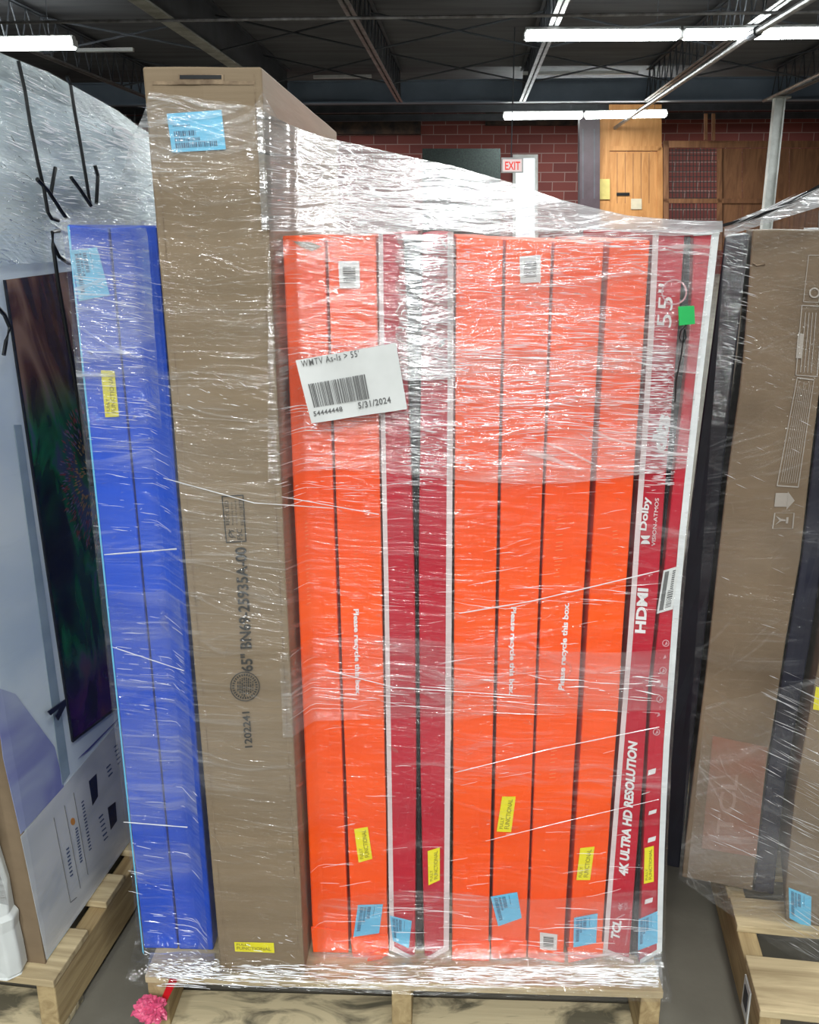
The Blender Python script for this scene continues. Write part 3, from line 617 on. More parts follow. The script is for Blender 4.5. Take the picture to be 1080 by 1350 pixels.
rD = mkbox('flat_screen_box', 'crimson carton with white edge at the right end of the main stack', 'box', PB, [(842, 1270), (873, 1253), (949, 303), (914, 306)], .8, M['red'], 13, BG, L=ED_L, Rt=ED_R)
strip('edge_stripe', PB, ED_R, -10, -7, M['white_card'], rD, label='white edge')
decal('bottom_stripe', PB, [(844, 1270.5), (873, 1254), (871, 1249), (844, 1265)], M['white_card'], rD, label='white edge')
decal('top_stripe', PB, [(914, 311), (949, 309), (949, 304), (914, 306)], M['white_card'], rD, label='white edge')
s_ = decal('sticker', PB, [(866, 809), (887, 803), (896, 746), (875, 752)], M['paper'], rD, .0012, label='white barcode label')
rs = [(.12, .05, .38, .95)]; a = .08
rnd = random.Random(4)
while a < .5: w_ = rnd.uniform(.01, .04); rs.append((.5, a, .85, a+w_)); a += w_+.02
while a < .92: rs.append((.62, a, .8, a+.03)); a += .05
rects('barcode', PB, [(866, 809), (887, 803), (896, 746), (875, 752)], rs, M['greyink'], s_, .0024)
sticker(PB, rD, [(850, 1118), (862, 1115), (862, 1162), (849, 1165)], M['yellow'], 'yellow')
sticker(PB, rD, [(842, 1212), (867, 1201), (867, 1243), (841, 1253)], M['cyan'], 'cyan')
m_ = MB()
for k, y in enumerate((848, 866, 884, 903, 922, 942, 965)):
    x = 878-(y-848)*.105
    if k % 2 == 0: ring(PB, x, y, 3.6, 4.8, n=14, mb=m_)
    m_.plate([PB.at(x-2, y+3, .0012), PB.at(x+2.5, y+1, .0012), PB.at(x+1, y-3, .0012)], PB.n, .0005)
m_.build('feature_icons', M['pinkink'], rD)
m_ = MB()
for x, y, h in ((859, 1018, 9), (851, 1046, 3), (860, 1071, 7), (859, 1107, 8), (855, 1188, 8)): m_.plate([PB.at(x-5, y+h/2, .0012), PB.at(x+5, y+h/2-3, .0012), PB.at(x+6, y-h/2-1, .0012), PB.at(x-4, y-h/2+2, .0012)], PB.n, .0005)
m_.build('feature_labels', M['whiteink'], rD)
# black fillers standing in for the shade in gaps between the crimson boxes
m_ = MB()
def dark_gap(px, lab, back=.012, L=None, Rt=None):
    P = Plane(PB.o+DIRN*back, DIRN); t = thing('flat_screen_box', lab, 'box', P.at(*px[0]), -ALPHA, BG)  # added body, black for the shade of the gap, not a carton
    carton(P, px, .5, M['black_card_gap'], t, inset=.0012, dent=.0, L=L, Rt=Rt)
dark_gap([(549, 1262), (558, 1262), (554, 312), (532, 312)], 'narrow black filler painted as the shade between the middle crimson pair', .02, EA_R, EB_L)
dark_gap([(834, 1262), (841, 1262), (913, 312), (905, 312)], 'narrow black filler painted as the shade between the two right crimson boxes', .02, EC_R, ED_L)
# ------------------------------------------------------------------ main stretch wrap
t = thing('stretch_wrap', 'glossy clear stretch wrap around the orange, blue and brown boxes', 'plastic wrap', (PB.o+DIRN*.45)-Vector((0, 0, PB.o.z-.12)), -ALPHA)
UO = PB.o.copy(); UO.z = 0
def loc(p): d = p-UO; return d.dot(DIRR), d.dot(DIRN), p.z
def wor(u, v, z): return UO+DIRR*u+DIRN*v+Vector((0, 0, z))
uBL = loc(PB.at(188, 1255))[0]-.006; uBL_t = loc(PB.at(87, 300))[0]-.006; uR = loc(PB.at(874, 1253))[0]+.006; uR_t = loc(PB.at(951, 304))[0]+.008
uK0b, uK1b = loc(PK.at(290, 1280))[0], loc(PK.at(403, 1280))[0]; uK0t, uK1t = loc(PK.at(186, 88))[0], loc(PK.at(346, 88))[0]
vK = loc(PK.o)[1]
# upper edge: pixel points on the film plane
PKF = Plane(PK.o-DIRN*.006, DIRN)
PT = Plane(Vector((PFm.o.x, PFm.o.y, 1.495)), DIRN*math.cos(math.radians(13))-Vector((0, 0, 1))*math.sin(math.radians(13)))
top_px = [(86, 287), (120, 279), (150, 262), (172, 232), (184, 190), (190, 150), (196, 120), (345, 118), (352, 150), (372, 160), (400, 171), (430, 181), (480, 192), (540, 206), (600, 219), (660, 236), (700, 249), (740, 263), (790, 275), (830, 284), (900, 290), (955, 291)]
tops = []
for x, y in top_px:
    P = PKF if 185 < x < 350 else (PFm if x < 350 else PT); u_, v_, z_ = loc(P.at(x, y)); tops.append((u_, z_))
tops.sort()
EDZ = sorted((loc(PB.at(x, y))[2], loc(PB.at(x, y))[0]) for y, x in ED_R)
HZ = 1.495; TT = math.tan(math.radians(13))
def front_v(u, z):
    f = min(1, max(0, z/1.6)); k0 = uK0b+(uK0t-uK0b)*f; k1 = uK1b+(uK1t-uK1b)*f
    if k0-.004 <= u <= k1+.004: return vK-.006
    if u < k0: return -.007+(vK+.001)*max(0, 1-(k0-u)/.05) if z < 1.5 else -.007+vK*max(0, 1-(k0-u)/.14)
    return -.007+(vK+.001)*max(0, 1-(u-k1)/.03)+max(0, z-1.495)*TT*min(1, (u-k1)/.02)
def wrap_shell(name, mat, z0, dz_top=0, bias=0, lowband=None, amp=.0025, sd=0):
    nf, ns, nb = 150, 12, 30; rows = 90; P3 = []; UVs = []
    for j in range(rows+1):
        f = j/rows; row = []; ur = []
        DR = EDZ
        for i in range(nf+1):
            a = i/nf; zt = None
            ul = uBL+(uBL_t-uBL)*min(1, f*1.0); ur_ = uR+(uR_t-uR)*f
            u = ul+(ur_-ul)*a; zt = lerp(tops, u)+dz_top
            if lowband is not None: zt = min(zt, lowband)
            z = z0+(zt-z0)*f
            if a > .5: u += (lerp(EDZ, z)+.004-(uR+(uR_t-uR)*f))*(a-.5)*2
            v = front_v(u, z)-bias-noise.noise(Vector((u*3+sd, z*22+sd, sd)))*amp-noise.noise(Vector((u*1.5+sd, z*5, sd)))*amp*.8
            if z < .17: v += min(1, (.17-z)/.03)*(loc(fl)[1]-.012-v)
            row.append(wor(u, v, z)); ur.append((a*1.0, z))
        z = row[-1].z; u = lerp(EDZ, z)+.004
        for i in range(1, ns+1): row.append(wor(u+.004*math.sin(i), .86*i/ns, z)); ur.append((1+.86*i/ns, z))
        ul = uBL+(uBL_t-uBL)*f
        for i in range(1, nb+1):
            a = i/nb; uu = u+(ul-u)*a; ztb = lerp(tops, uu)+dz_top
            row.append(wor(uu, .86+.11*math.exp(-((uu-(uK0t+uK1t)/2)/.12)**2), z0+(ztb-z0)*f if lowband is None else z)); ur.append((1.86+a, row[-1].z))
        for i in range(1, ns+1): row.append(wor(ul, .86*(1-i/ns), row[-1].z*(1-1/ns)+P3_first(row)/ns if i < ns else row[0].z)); ur.append((2.86+.86*i/ns, row[-1].z))
        P3.append(row); UVs.append(ur)
    return film_sheet(name, P3, UVs, mat, t)
def P3_first(row): return row[0].z
wrap_shell('film_outer_layer', F_main, .126)
# milky layered upper band stretched from the tall box over the tops of the others
def front_patch(name, mat, upx, lo_fn, hi_fn, n=120, rows=26, bias=.004, amp=.004, sd=3, P=PFm, uvo=0):
    P3 = []; UVs = []
    for j in range(rows+1):
        f = j/rows; row = []; ur = []
        for i in range(n+1):
            xa, xb = [(q_[0]+(q_[1]-q_[0])*f if isinstance(q_, tuple) else q_) for q_ in upx]; x = xa+(xb-xa)*i/n; y = lo_fn(x)+(hi_fn(x)-lo_fn(x))*f
            p = P.at(x, y); u_, v_, z_ = loc(p)
            v = front_v(u_, z_)-bias-noise.noise(Vector((u_*4+sd, z_*30, sd)))*amp
            row.append(wor(u_, v, z_)); ur.append((u_+uvo, z_))
        P3.append(row); UVs.append(ur)
    return film_sheet(name, P3, UVs, mat, t)
topline = lambda x: lerp([(352, 150), (372, 160), (400, 171), (430, 181), (480, 192), (540, 206), (600, 219), (660, 236), (700, 249), (740, 263), (790, 275), (830, 284), (900, 290), (955, 291)], x)
front_patch('film_upper_layer', F_dense, (354, 953), lambda x: 307+4*math.sin(x*.03), lambda x: topline(x)+.5, P=PT)
Pdk = Plane(Vector((fl.x, fl.y, 0))-DIRN*.016, DIRN)
P3 = []; UVs = []
for j in range(17):
    f = j/16; row = []; ur = []
    for i in range(241):
        a = i/240; x = 198+(872-198)*a; A_ = PFm.at(x, 1258); B_ = Pdk.at(192+(874-192)*a, 1291+14*a); 
        if 286 < x < 406: A_ = A_-DIRN*.045
        p = A_*(1-f)+B_*f; p = p-DIRN*(.004*noise.noise(Vector((a*30, f*5, 1)))+.003*noise.noise(Vector((a*9, f*14, 4))))+Vector((0, 0, .004+.003*noise.noise(Vector((a*22, f*6, 9)))))
        row.append(p); ur.append((a+4, f*.08))
    P3.append(row); UVs.append(ur)
film_sheet('film_bottom_layer', P3, UVs, film('stretch film crumpled foot', .06, .8, .5, .9, bands=9, seed=21, rough=.16), t)
P3 = []; UVs = []
for j in range(181):
    f = j/180; row = []; ur = []
    for i in range(41):
        a = i/40; x = 524+(598-524)*a+3*math.sin(j*.2); y = 500-(500-309)*f
        p = PFm.at(x, y); u_, v_, z_ = loc(p); ph = (z_*31+.6*noise.noise(Vector((u_*16, z_*5, 2)))+u_*3) % 1.0; e = math.sin(math.pi*a)**.5
        row.append(wor(u_, -.0085-.0046*(1-ph)*e-.004, z_)); ur.append((u_+21, z_))
    P3.append(row); UVs.append(ur)
film_sheet('glare_pleats', P3, UVs, film('stretch film glare pleats', .10, .8, .95, .35, bands=8, seed=23, rough=.16), t)  # pleats added and tilted upward to throw lamp glare over the gap
front_patch('film_left_drape', F_clear, (92, 192), lambda x: 300, lambda x: lerp([(86, 290), (120, 281), (150, 264), (172, 234), (184, 192), (192, 150)], x)+.5, n=40, sd=5)
# hazier belts of extra turns of film
F_belt = film('stretch film belt', .04, .80, .34, .9, bands=6, seed=7)
front_patch('film_belt_upper', F_belt, ((362, 362), (922, 940)), lambda x: 470+.03*x+8*math.sin(x*.013), lambda x: 312+5*math.sin(x*.021), bias=.006, sd=11, uvo=7)
front_patch('film_belt_middle', F_belt, ((362, 362), (905, 925)), lambda x: 640-.02*x+12*math.sin(x*.011), lambda x: 440+.02*x+8*math.sin(x*.02), bias=.008, sd=12, uvo=9)
F_belt2 = film('stretch film thin belt', .005, .32, .16, .8, bands=7, seed=8)
front_patch('film_belt_lower', F_belt2, ((380, 376), (880, 888)), lambda x: 950-.03*(x-400), lambda x: 850+10*math.sin(x*.01), bias=.006, sd=13, uvo=11)
front_patch('film_belt_foot', F_belt2, (420, 866), lambda x: 1262, lambda x: 1180+6*math.sin(x*.02), bias=.006, sd=14, uvo=13)
front_patch('film_belt_blue', F_belt, ((117, 90), (222, 206)), lambda x: 560, lambda x: 300, bias=.006, sd=15, uvo=15, n=40)
front_patch('film_belt_blue_foot', F_belt2, ((190, 142), (283, 246)), lambda x: 1264, lambda x: 780, bias=.006, sd=16, uvo=17, n=40)
# creases: thin folded ribbons off the film, whitened to stand in for glints
def creases(name, mat, specs, parent=t, seed=1, P=PFm, surf_fn=None):
    rnd = random.Random(seed); mb = MB()
    for (x0, x1, y0, y1, n, lmin, lmax, wmin, wmax, sl, jit) in specs:
        for _ in range(int(n*(1.25 if y0 < 660 or y0 > 1255 else .7))):
            x = rnd.uniform(x0, x1); y = rnd.uniform(y0, y1); L_ = rnd.uniform(lmin, lmax)*rnd.choice((.4, .7, 1)); s = sl+rnd.uniform(-jit, jit); wd = rnd.uniform(wmin, wmax)*.8
            if x+L_ > x1: L_ = x1-x
            if L_ < 2: continue
            k = max(3, int(L_/7)); cur = rnd.uniform(-.002, .002); pts = []
            ph = rnd.uniform(0, 6)
            for i in range(k+1):
                a = i/k; xx = x+L_*a; yy = y+s*L_*a+cur*L_*L_*a*(a-1)+math.sin(ph+xx*.25)*.25
                w_ = wd*math.sin(math.pi*min(max(a, .04), .96))**1.2*(1+.4*math.sin(ph+xx*.9))
                p = P.at(xx, yy); q0 = P.at(xx, yy-w_/2); q1 = P.at(xx, yy+w_/2)
                if surf_fn: p, q0, q1 = surf_fn(p, .0042), surf_fn(q0, .0035), surf_fn(q1, .0035)
                pts.append((q0, p, q1))
            b_ = len(mb.v)
            for tr in pts: mb.v += list(tr)
            for i in range(k):
                for c_ in (0, 1): mb.f.append((b_+i*3+c_, b_+i*3+c_+1, b_+i*3+c_+4, b_+i*3+c_+3))
    o = obj(name, mb.v, mb.f, mat, parent, kind='stuff'); return o
def on_front(p, lift):
    u_, v_, z_ = loc(p); return wor(u_, front_v(u_, z_)-lift-.008, z_)
K = [ # x0 x1 y0 y1 n len len w w slope jitter
 (365, 890, 312, 420, 150, 10, 70, .5, 1.3, .04, .08), (365, 885, 430, 560, 190, 10, 90, .5, 1.4, .02, .08), (365, 880, 560, 650, 110, 10, 80, .5, 1.2, -.03, .08),
 (600, 880, 320, 640, 150, 8, 60, .5, 1.5, .0, .12), (520, 620, 310, 640, 160, 4, 30, .5, 1.6, .05, .2),
 (480, 870, 770, 800, 26, 30, 130, .5, 1.2, .03, .1), (380, 868, 880, 940, 60, 20, 140, .5, 1.3, .06, .05), (380, 860, 650, 1180, 60, 6, 60, .4, 1.0, -.1, .15),
 (410, 868, 1190, 1225, 26, 30, 200, .5, 1.4, .03, .02), (420, 868, 1225, 1262, 40, 10, 60, .5, 1.2, .03, .1), (600, 700, 700, 830, 12, 20, 80, .5, 1.2, -.25, .1),
 (95, 200, 315, 420, 60, 10, 60, .5, 1.5, .14, .06), (100, 215, 420, 580, 60, 10, 60, .5, 1.3, .08, .08), (120, 235, 580, 700, 26, 8, 50, .5, 1.1, .1, .1),
 (150, 252, 800, 960, 46, 8, 50, .5, 1.3, .1, .08), (165, 270, 1000, 1200, 22, 8, 40, .5, 1.1, .15, .1), (190, 280, 1200, 1262, 34, 8, 50, .5, 1.2, .12, .05),
 (205, 345, 280, 400, 16, 8, 40, .4, 1.0, .1, .12), (225, 350, 480, 530, 24, 4, 14, .6, 2.0, .4, .3), (200, 345, 180, 300, 14, 8, 40, .4, .8, .1, .12), (320, 395, 790, 830, 14, 3, 9, .6, 1.6, .3, .4),
 (330, 395, 1200, 1230, 12, 5, 14, .8, 2.6, .5, .4), (195, 330, 140, 180, 8, 10, 40, .4, .8, .1, .1)]
creases('film_creases', F_crease, K, t, 5, PFm, on_front)
K2 = [(365, 890, 200, 310, 150, 15, 120, .7, 1.8, .06, .06), (520, 600, 330, 440, 60, 5, 26, .8, 2.6, .1, .2), (600, 880, 440, 480, 50, 20, 80, .6, 1.6, .05, .05),
 (190, 260, 1250, 1290, 60, 4, 14, .8, 2.2, .2, .3), (650, 870, 880, 910, 24, 8, 60, .6, 2.2, .1, .2), (430, 560, 900, 930, 14, 20, 60, .6, 1.6, .08, .05)]
def k2filter(p, lift): return on_front(p, lift)
K2 += [(838, 888, 470, 640, 200, 12, 40, .5, 1.4, .0, .05), (530, 594, 310, 640, 230, 5, 30, .5, 1.6, .05, .15), (362, 500, 620, 660, 10, 20, 60, .5, 1.2, .1, .1), (700, 880, 300, 330, 60, 15, 60, .6, 1.6, -.03, .03), (600, 870, 500, 560, 60, 10, 60, .4, 1.2, .05, .08)]
K2[0] = (365, 560, 250, 305, 50, 15, 100, .6, 1.5, .06, .05)
K2 += [(560, 760, 270, 305, 40, 15, 100, .6, 1.5, .06, .04), (355, 430, 190, 300, 40, 10, 40, .6, 1.4, .1, .1), (760, 940, 292, 305, 12, 15, 70, .6, 1.2, .02, .02), (430, 520, 212, 260, 20, 10, 60, .6, 1.3, .12, .05)]
creases('painted_glints', F_glint, K2, t, 8, PFm, on_front)  # white slivers painted as highlights along the wrap
creases('painted_foot_glints', F_glint, [(205, 868, 1270, 1300, 330, 6, 70, .5, 1.5, .035, .05), (560, 868, 1272, 1294, 260, 6, 50, .5, 1.7, .035, .06), (196, 290, 1262, 1288, 120, 4, 18, .5, 1.6, .15, .2)], t, 9, Pdk, lambda p, l: p-DIRN*l)  # same painted highlights for the crumpled film at the foot
# long twisted strands
def strand(pts, r):
    m_ = MB(); w3 = []
    for x, y in pts: p = PFm.at(x, y); w3.append(on_front(p, .006))
    out_ = []
    for a, b in zip(w3, w3[1:]):
        for k in range(6): out_.append(a+(b-a)*k/6)
    out_.append(w3[-1]); m_.tube(out_, [r*(.6+.5*abs(math.sin(i*1.3))) for i in range(len(out_))], 5); return m_
for pts, r in (([(140, 729), (245, 709)], .0014), ([(225, 622), (345, 649), (440, 668)], .0009), ([(165, 1080), (250, 1084)], .0012), ([(150, 850), (252, 868)], .0009),
               ([(605, 806), (700, 790), (868, 750)], .0012), ([(600, 1015), (720, 985), (868, 955)], .0009), ([(380, 641), (500, 676)], .0008), ([(430, 880), (520, 903), (700, 915)], .0009), ([(640, 1105), (740, 1080), (868, 1050)], .0006)):
    strand(pts, r).build('twisted_strand', F_crease, t)
# white label on the wrap
PL = Plane(PFm.o-DIRN*.022, DIRN)
LQ = [(411, 558), (537, 539), (522, 452), (390, 475)]
Q = [PL.at(x, y) for x, y in LQ]; mb = MB(); nn = 10
for s in (0, 1):
    for j in range(nn+1):
        for i in range(nn+1): mb.v.append(bil(Q, i/nn, j/nn)-DIRN*(.0012*s+.0015*math.sin(i*.9+j*.3)))
kk = (nn+1)**2
for j in range(nn):
    for i in range(nn):
        a = j*(nn+1)+i; mb.f += [(a, a+nn+1, a+nn+2, a+1), (kk+a, kk+a+1, kk+a+nn+2, kk+a+nn+1)]
lab = mb.build('shipping_label', M['paper'], t, label='white printed label stuck on the wrap', smooth=True)
PLt = Plane(PL.o-DIRN*.0035, DIRN)
text('label_heading', PLt, "WMTV As-Is > 55'", (398, 484), (474, 470), 9, M['greyink'], lab, off=0, bold=.005, space=1.15)
text('label_number', PLt, '54444448', (414, 549), (452, 542), 6.5, M['greyink'], lab, off=0, bold=.02, space=1.1)
text('label_date', PLt, '5/31/2024', (473, 539), (516, 531), 8.5, M['greyink'], lab, off=0, bold=.02, space=1.1)
rnd = random.Random(12); rs = []; a = .04
while a < .97: w_ = rnd.choice((.006, .009, .014, .022)); rs.append((a, 0, a+w_, 1)); a += w_+rnd.choice((.006, .008, .012, .018))
rects('barcode', PLt, [(411, 538), (489, 525), (483, 493), (403, 507)], rs, M['greyink'], lab, 0)
# green tape and black cord
m_ = MB(); m_.plate([PL.at(x, y) for x, y in ((896, 428), (915, 426), (914, 404), (895, 405))], DIRN, .003); m_.build('green_tape', M['green'], t, label='small green tape tab', bevel=.001)
m_ = MB(); m_.tube([PL.at(x, y) for x, y in ((905, 428), (898, 436), (896, 446), (900, 453), (905, 445), (903, 434), (898, 470), (892, 500), (890, 530))], .0012, 6); m_.build('black_cord', M['black'], t)
# red ribbon and its crumpled knot at the pallet corner
t2 = thing('ribbon_tie', 'red ribbon with crumpled pink knot at the left pallet corner', 'ribbon', onz(200, 1345, .0), 0)
PRb = Plane(Vector((fl.x, fl.y, 0))-DIRN*.006, DIRN)
m_ = MB(); m_.plate([PRb.at(224, 1290), PRb.at(235, 1290), PRb.at(219, 1322), PRb.at(211, 1320)], DIRN, .0015); m_.build('ribbon', M['ribbon'], t2)
PRk = Plane(Vector((fl.x, fl.y, 0))-DIRN*.03, DIRN)
c0 = PRk.at(199, 1332); bm = bmesh.new(); bmesh.ops.create_icosphere(bm, subdivisions=4, radius=.024)
for v in bm.verts:
    d = v.co.normalized(); v.co *= .75+.75*abs(noise.noise(d*2.6))+.35*abs(noise.noise(d*7)); v.co.x *= 1.05
    v.co.z *= .9
bm.verts.ensure_lookup_table(); obj('knot', [v.co+c0+Vector((0, 0, .002)) for v in bm.verts], [tuple(v.index for v in f.verts) for f in bm.faces], M['pink'], t2)
bm.free()
m_ = MB()
for k in range(9):
    a = k*.75+.4; d = Vector((math.cos(a), 0, math.sin(a)*.7)); e = Vector((-d.z, .3, d.x)); r = .024+.010*math.sin(k*2.1)
    m_.add([c0+d*.012, c0+d*r+e*.008, c0+d*(r+.006)-Vector((0, .008, 0)), c0+d*r-e*.009], [(0, 1, 2), (0, 2, 3)])
m_.build('knot_petals', M['pink'], t2)
# ------------------------------------------------------------------ left pallet with the big white box
LY = math.radians(8.4); DL = Vector((math.sin(LY), math.cos(LY), 0)); LEAN = math.radians(2.2)
NL = Vector((-math.cos(LY), math.sin(LY), 0))            # away from viewer (into the box)
NLt = (NL*math.cos(LEAN)-Vector((0, 0, 1))*math.sin(LEAN)*-1).normalized()
NLt = (NL*math.cos(LEAN)+Vector((0, 0, 1))*math.sin(LEAN)).normalized()
# lean: the top of the face tips to the left (towards NL)
UPL = (Vector((0, 0, 1))*math.cos(LEAN)+NL*math.sin(LEAN)).normalized(); NLt = DL.cross(UPL); NLt = NLt if NLt.dot(NL) > 0 else -NLt
cor = onz(62, 1268, .1385)
PLf = Plane(cor, NLt)
def lc(px, py): p = PLf.at(px, py)-cor; return p.dot(DL), p.dot(UPL)
print('LEFT corner', cor, 'top', lc(0, 72), lc(185, 175), 'blue', lc(95, 300))
def lw(d, s, off=0): return cor+DL*d+UPL*s-NLt*off
BH = 1.64; BD = 1.5; BH2 = 1.52
t3 = thing('large_screen_box', 'large white carton with a printed screen picture on the left pallet', 'box', cor+DL*BD/2+NL*.12, -LY)
M['wcard'], nt, out = new_mat('bluish white printed carton')
p = N(nt, 'ShaderNodeBsdfPrincipled'); p.inputs['Roughness'].default_value = .35; nt.links.new(p.outputs[0], out.inputs[0])
tc = N(nt, 'ShaderNodeTexCoord').outputs['Object']
n1 = noise_(nt, mapping(nt, tc, (1, .9, 1.6), (0, .6, .9)), 1.6, 3, .5, 1.5)
nt.links.new(ramp(nt, n1, [(.30, (.50, .60, .70)), (.5, (.68, .76, .80)), (.62, (.82, .87, .88))]), p.inputs['Base Color'])
m_ = MB(); m_.hexa([lw(0, 0), lw(0, 0)+NL*.25, lw(BD, 0)+NL*.25, lw(BD, 0)], [lw(0, BH), lw(0, BH)+NLt*.25, lw(BD, BH2)+NLt*.25, lw(BD, BH2)])
m_.build('carton', M['wcard'], t3, bevel=.004)
m_ = MB(); m_.hexa([lw(-.006, 0), lw(-.006, 0)+NL*.25, lw(-.0005, 0)+NL*.25, lw(-.0005, 0)], [lw(-.006, BH), lw(-.006, BH)+NLt*.25, lw(-.0005, BH)+NLt*.25, lw(-.0005, BH)])
m_.build('end_panel', M['kraft2'], t3, label='brown cardboard end')
def lpoly(px, off=.001): return [PLf.at(x, y, off) for x, y in px]
def lplate(name, px, mat, parent=t3, off=.001, th=.0006, label=None):
    m_ = MB(); m_.plate(lpoly(px, off), NLt, th); return m_.build(name, mat, parent, label=label)
# blue violet lower left art and white panel
M['violet'] = surf('violet blue print', (.20, .22, .46), (.46, .52, .64), .35, (3, 3, 5), 3, lo=.3, hi=.6, dist=1)
M['lpanel'] = surf('grey white lower panel', (.62, .63, .63), (.43, .46, .49), .35, (2, 3, 7), 3, lo=.4, hi=.6, dist=.6)
lplate('lower_panel', [(27, 1103), (61, 1264), (190, 1080), (190, 912)], M['lpanel'], label='pale lower panel with small marks')
lplate('violet_art', [(4, 1000), (27, 1100), (84, 1037), (72, 985), (20, 915), (-8, 905)], M['violet'], off=.0012, label='violet blue printed area')
lplate('violet_band', [(103, 1000), (116, 990), (190, 912), (190, 900), (158, 945)], surf('deep violet print', (.10, .10, .30), None, .4), off=.0014)
lplate('leg_print', [(18, 560), (28, 560), (92, 1020), (82, 1035)], surf('grey printed stand leg', (.20, .27, .33), (.30, .38, .45), .4, (2, 2, 9)), off=.0016, label='grey printed stand leg')  # grey leg is part of the printed box art
# screen with flower
sc_px = [(96, 977), (190, 905), (190, 345), (6, 369)]
mscr, nt, out = new_mat('printed screen picture'); p = N(nt, 'ShaderNodeBsdfPrincipled'); p.inputs['Roughness'].default_value = .25; nt.links.new(p.outputs[0], out.inputs[0])
tc = N(nt, 'ShaderNodeTexCoord').outputs['Object']
n1 = noise_(nt, mapping(nt, tc, (1, 2.2, 1), (.5, 0, 0)), 2.6, 3, .5, 2.2)
sp = N(nt, 'ShaderNodeSeparateXYZ'); nt.links.new(tc, sp.inputs[0])
colr = ramp(nt, n1, [(.40, (.004, .005, .008)), (.50, (.006, .06, .022)), (.58, (.01, .16, .05)), (.66, (.06, .09, .18))])
warm = ramp(nt, n1, [(.38, (.006, .006, .010)), (.50, (.09, .035, .02)), (.62, (.26, .15, .10))]); viol = ramp(nt, n1, [(.40, (.004, .003, .012)), (.55, (.06, .012, .10)), (.68, (.14, .05, .04))])
mx = N(nt, 'ShaderNodeMix', data_type='RGBA'); nt.links.new(ramp(nt, math_(nt, 'MULTIPLY', sp.outputs[2], .6), [(.60, 0.), (.66, 1.)]), mx.inputs[0]); nt.links.new(colr, mx.inputs[6]); nt.links.new(warm, mx.inputs[7])
mx2 = N(nt, 'ShaderNodeMix', data_type='RGBA'); nt.links.new(ramp(nt, math_(nt, 'MULTIPLY', sp.outputs[2], .6), [(.26, 1.), (.33, 0.)]), mx2.inputs[0]); nt.links.new(mx.outputs[2], mx2.inputs[6]); nt.links.new(viol, mx2.inputs[7])
nt.links.new(mx2.outputs[2], p.inputs['Base Color'])
scrn = lplate('screen_picture', sc_px, mscr, off=.002, label='dark printed screen with a flower')
m_ = MB()
for a, b in (((6, 369), (96, 977)), ((96, 977), (190, 905))): m_.tube([PLf.at(*a, .003), PLf.at(*b, .003)], .003, 5)
m_.build('screen_bezel', M['black'], scrn)
rnd = random.Random(3); fc, fl_, fd = MB(), MB(), MB(); d0, s0 = lc(125, 625)
for k in range(420):
    a = rnd.uniform(math.pi*.45, math.pi*1.6); r = .04+.12*math.sqrt(rnd.random()); l = .010*rnd.uniform(.6, 1.4)
    a0 = (d0+r*math.cos(a)*.9, s0+r*math.sin(a)); dv = (math.cos(a), math.sin(a)); w_ = .0016
    tgt = fc if r < .10 else (fl_ if rnd.random() < .5 else fd)
    tgt.add([lw(a0[0]-dv[1]*w_, a0[1]+dv[0]*w_, .0032), lw(a0[0]+dv[0]*l, a0[1]+dv[1]*l, .0032), lw(a0[0]+dv[1]*w_, a0[1]-dv[0]*w_, .0032), lw(a0[0]-dv[0]*l*.4, a0[1]-dv[1]*l*.4, .0032)], [(0, 1, 2, 3)])
fc.build('flower_stamens', surf('amber flower', (.60, .34, .10)), scrn); fl_.build('flower_florets', surf('violet flower', (.20, .17, .36)), scrn); fd.build('flower_petals', surf('crimson flower', (.30, .04, .04)), scrn)
# small marks on the lower panel
m_ = MB()
for a, b in (((71, 1078), (93, 1190)), ((85, 1062), (106, 1171)), ((97, 1045), (116, 1153))): m_.tube([PLf.at(*a, .0024), PLf.at(*b, .0024)], .0009, 4)
m_.tube([PLf.at(93, 1190, .0024), PLf.at(101, 1183, .0024)], .0009, 4)
m_.build('divider_lines', M['greyink'], t3)
lplate('printed_badge', [(117, 1030), (122, 1062), (129, 1050), (127, 1020)], M['navy'], off=.0022); lplate('printed_badge', [(142, 1065), (146, 1094), (154, 1082), (152, 1057)], M['navy'], off=.0022)
m_ = MB()
for cx, cy in ((96, 1083),):
    m_.plate([PLf.at(cx+3*math.cos(a*.6), cy+5*math.sin(a*.6), .0022) for a in range(10)], NLt, .0004)
m_.build('orange_mark', surf('orange mark', (.6, .25, .05)), t3)
m_ = MB(); rnd = random.Random(9)
for (x0, y0, x1, y1, n, h) in ((99, 1093, 106, 1140, 12, 3.4), (107, 1058, 118, 1125, 15, 3.4), (130, 1078, 138, 1113, 6, 6), (87, 1120, 93, 1160, 8, 4), (140, 1012, 144, 1028, 3, 6), (150, 985, 156, 1012, 5, 5)):
    for k in range(n):
        a = k/n; x = x0+(x1-x0)*a; y = y0+(y1-y0)*a; m_.plate([PLf.at(x, y, .0022), PLf.at(x+h*.9, y-h*.9, .0022), PLf.at(x+h*.9+.6, y-h*.9+2.2*rnd.uniform(.5, 1), .0022), PLf.at(x+.6, y+2.2*rnd.uniform(.5, 1), .0022)], NLt, .0003)
m_.build('printed_marks', surf('dark blue marks', (.06, .09, .18)), t3)
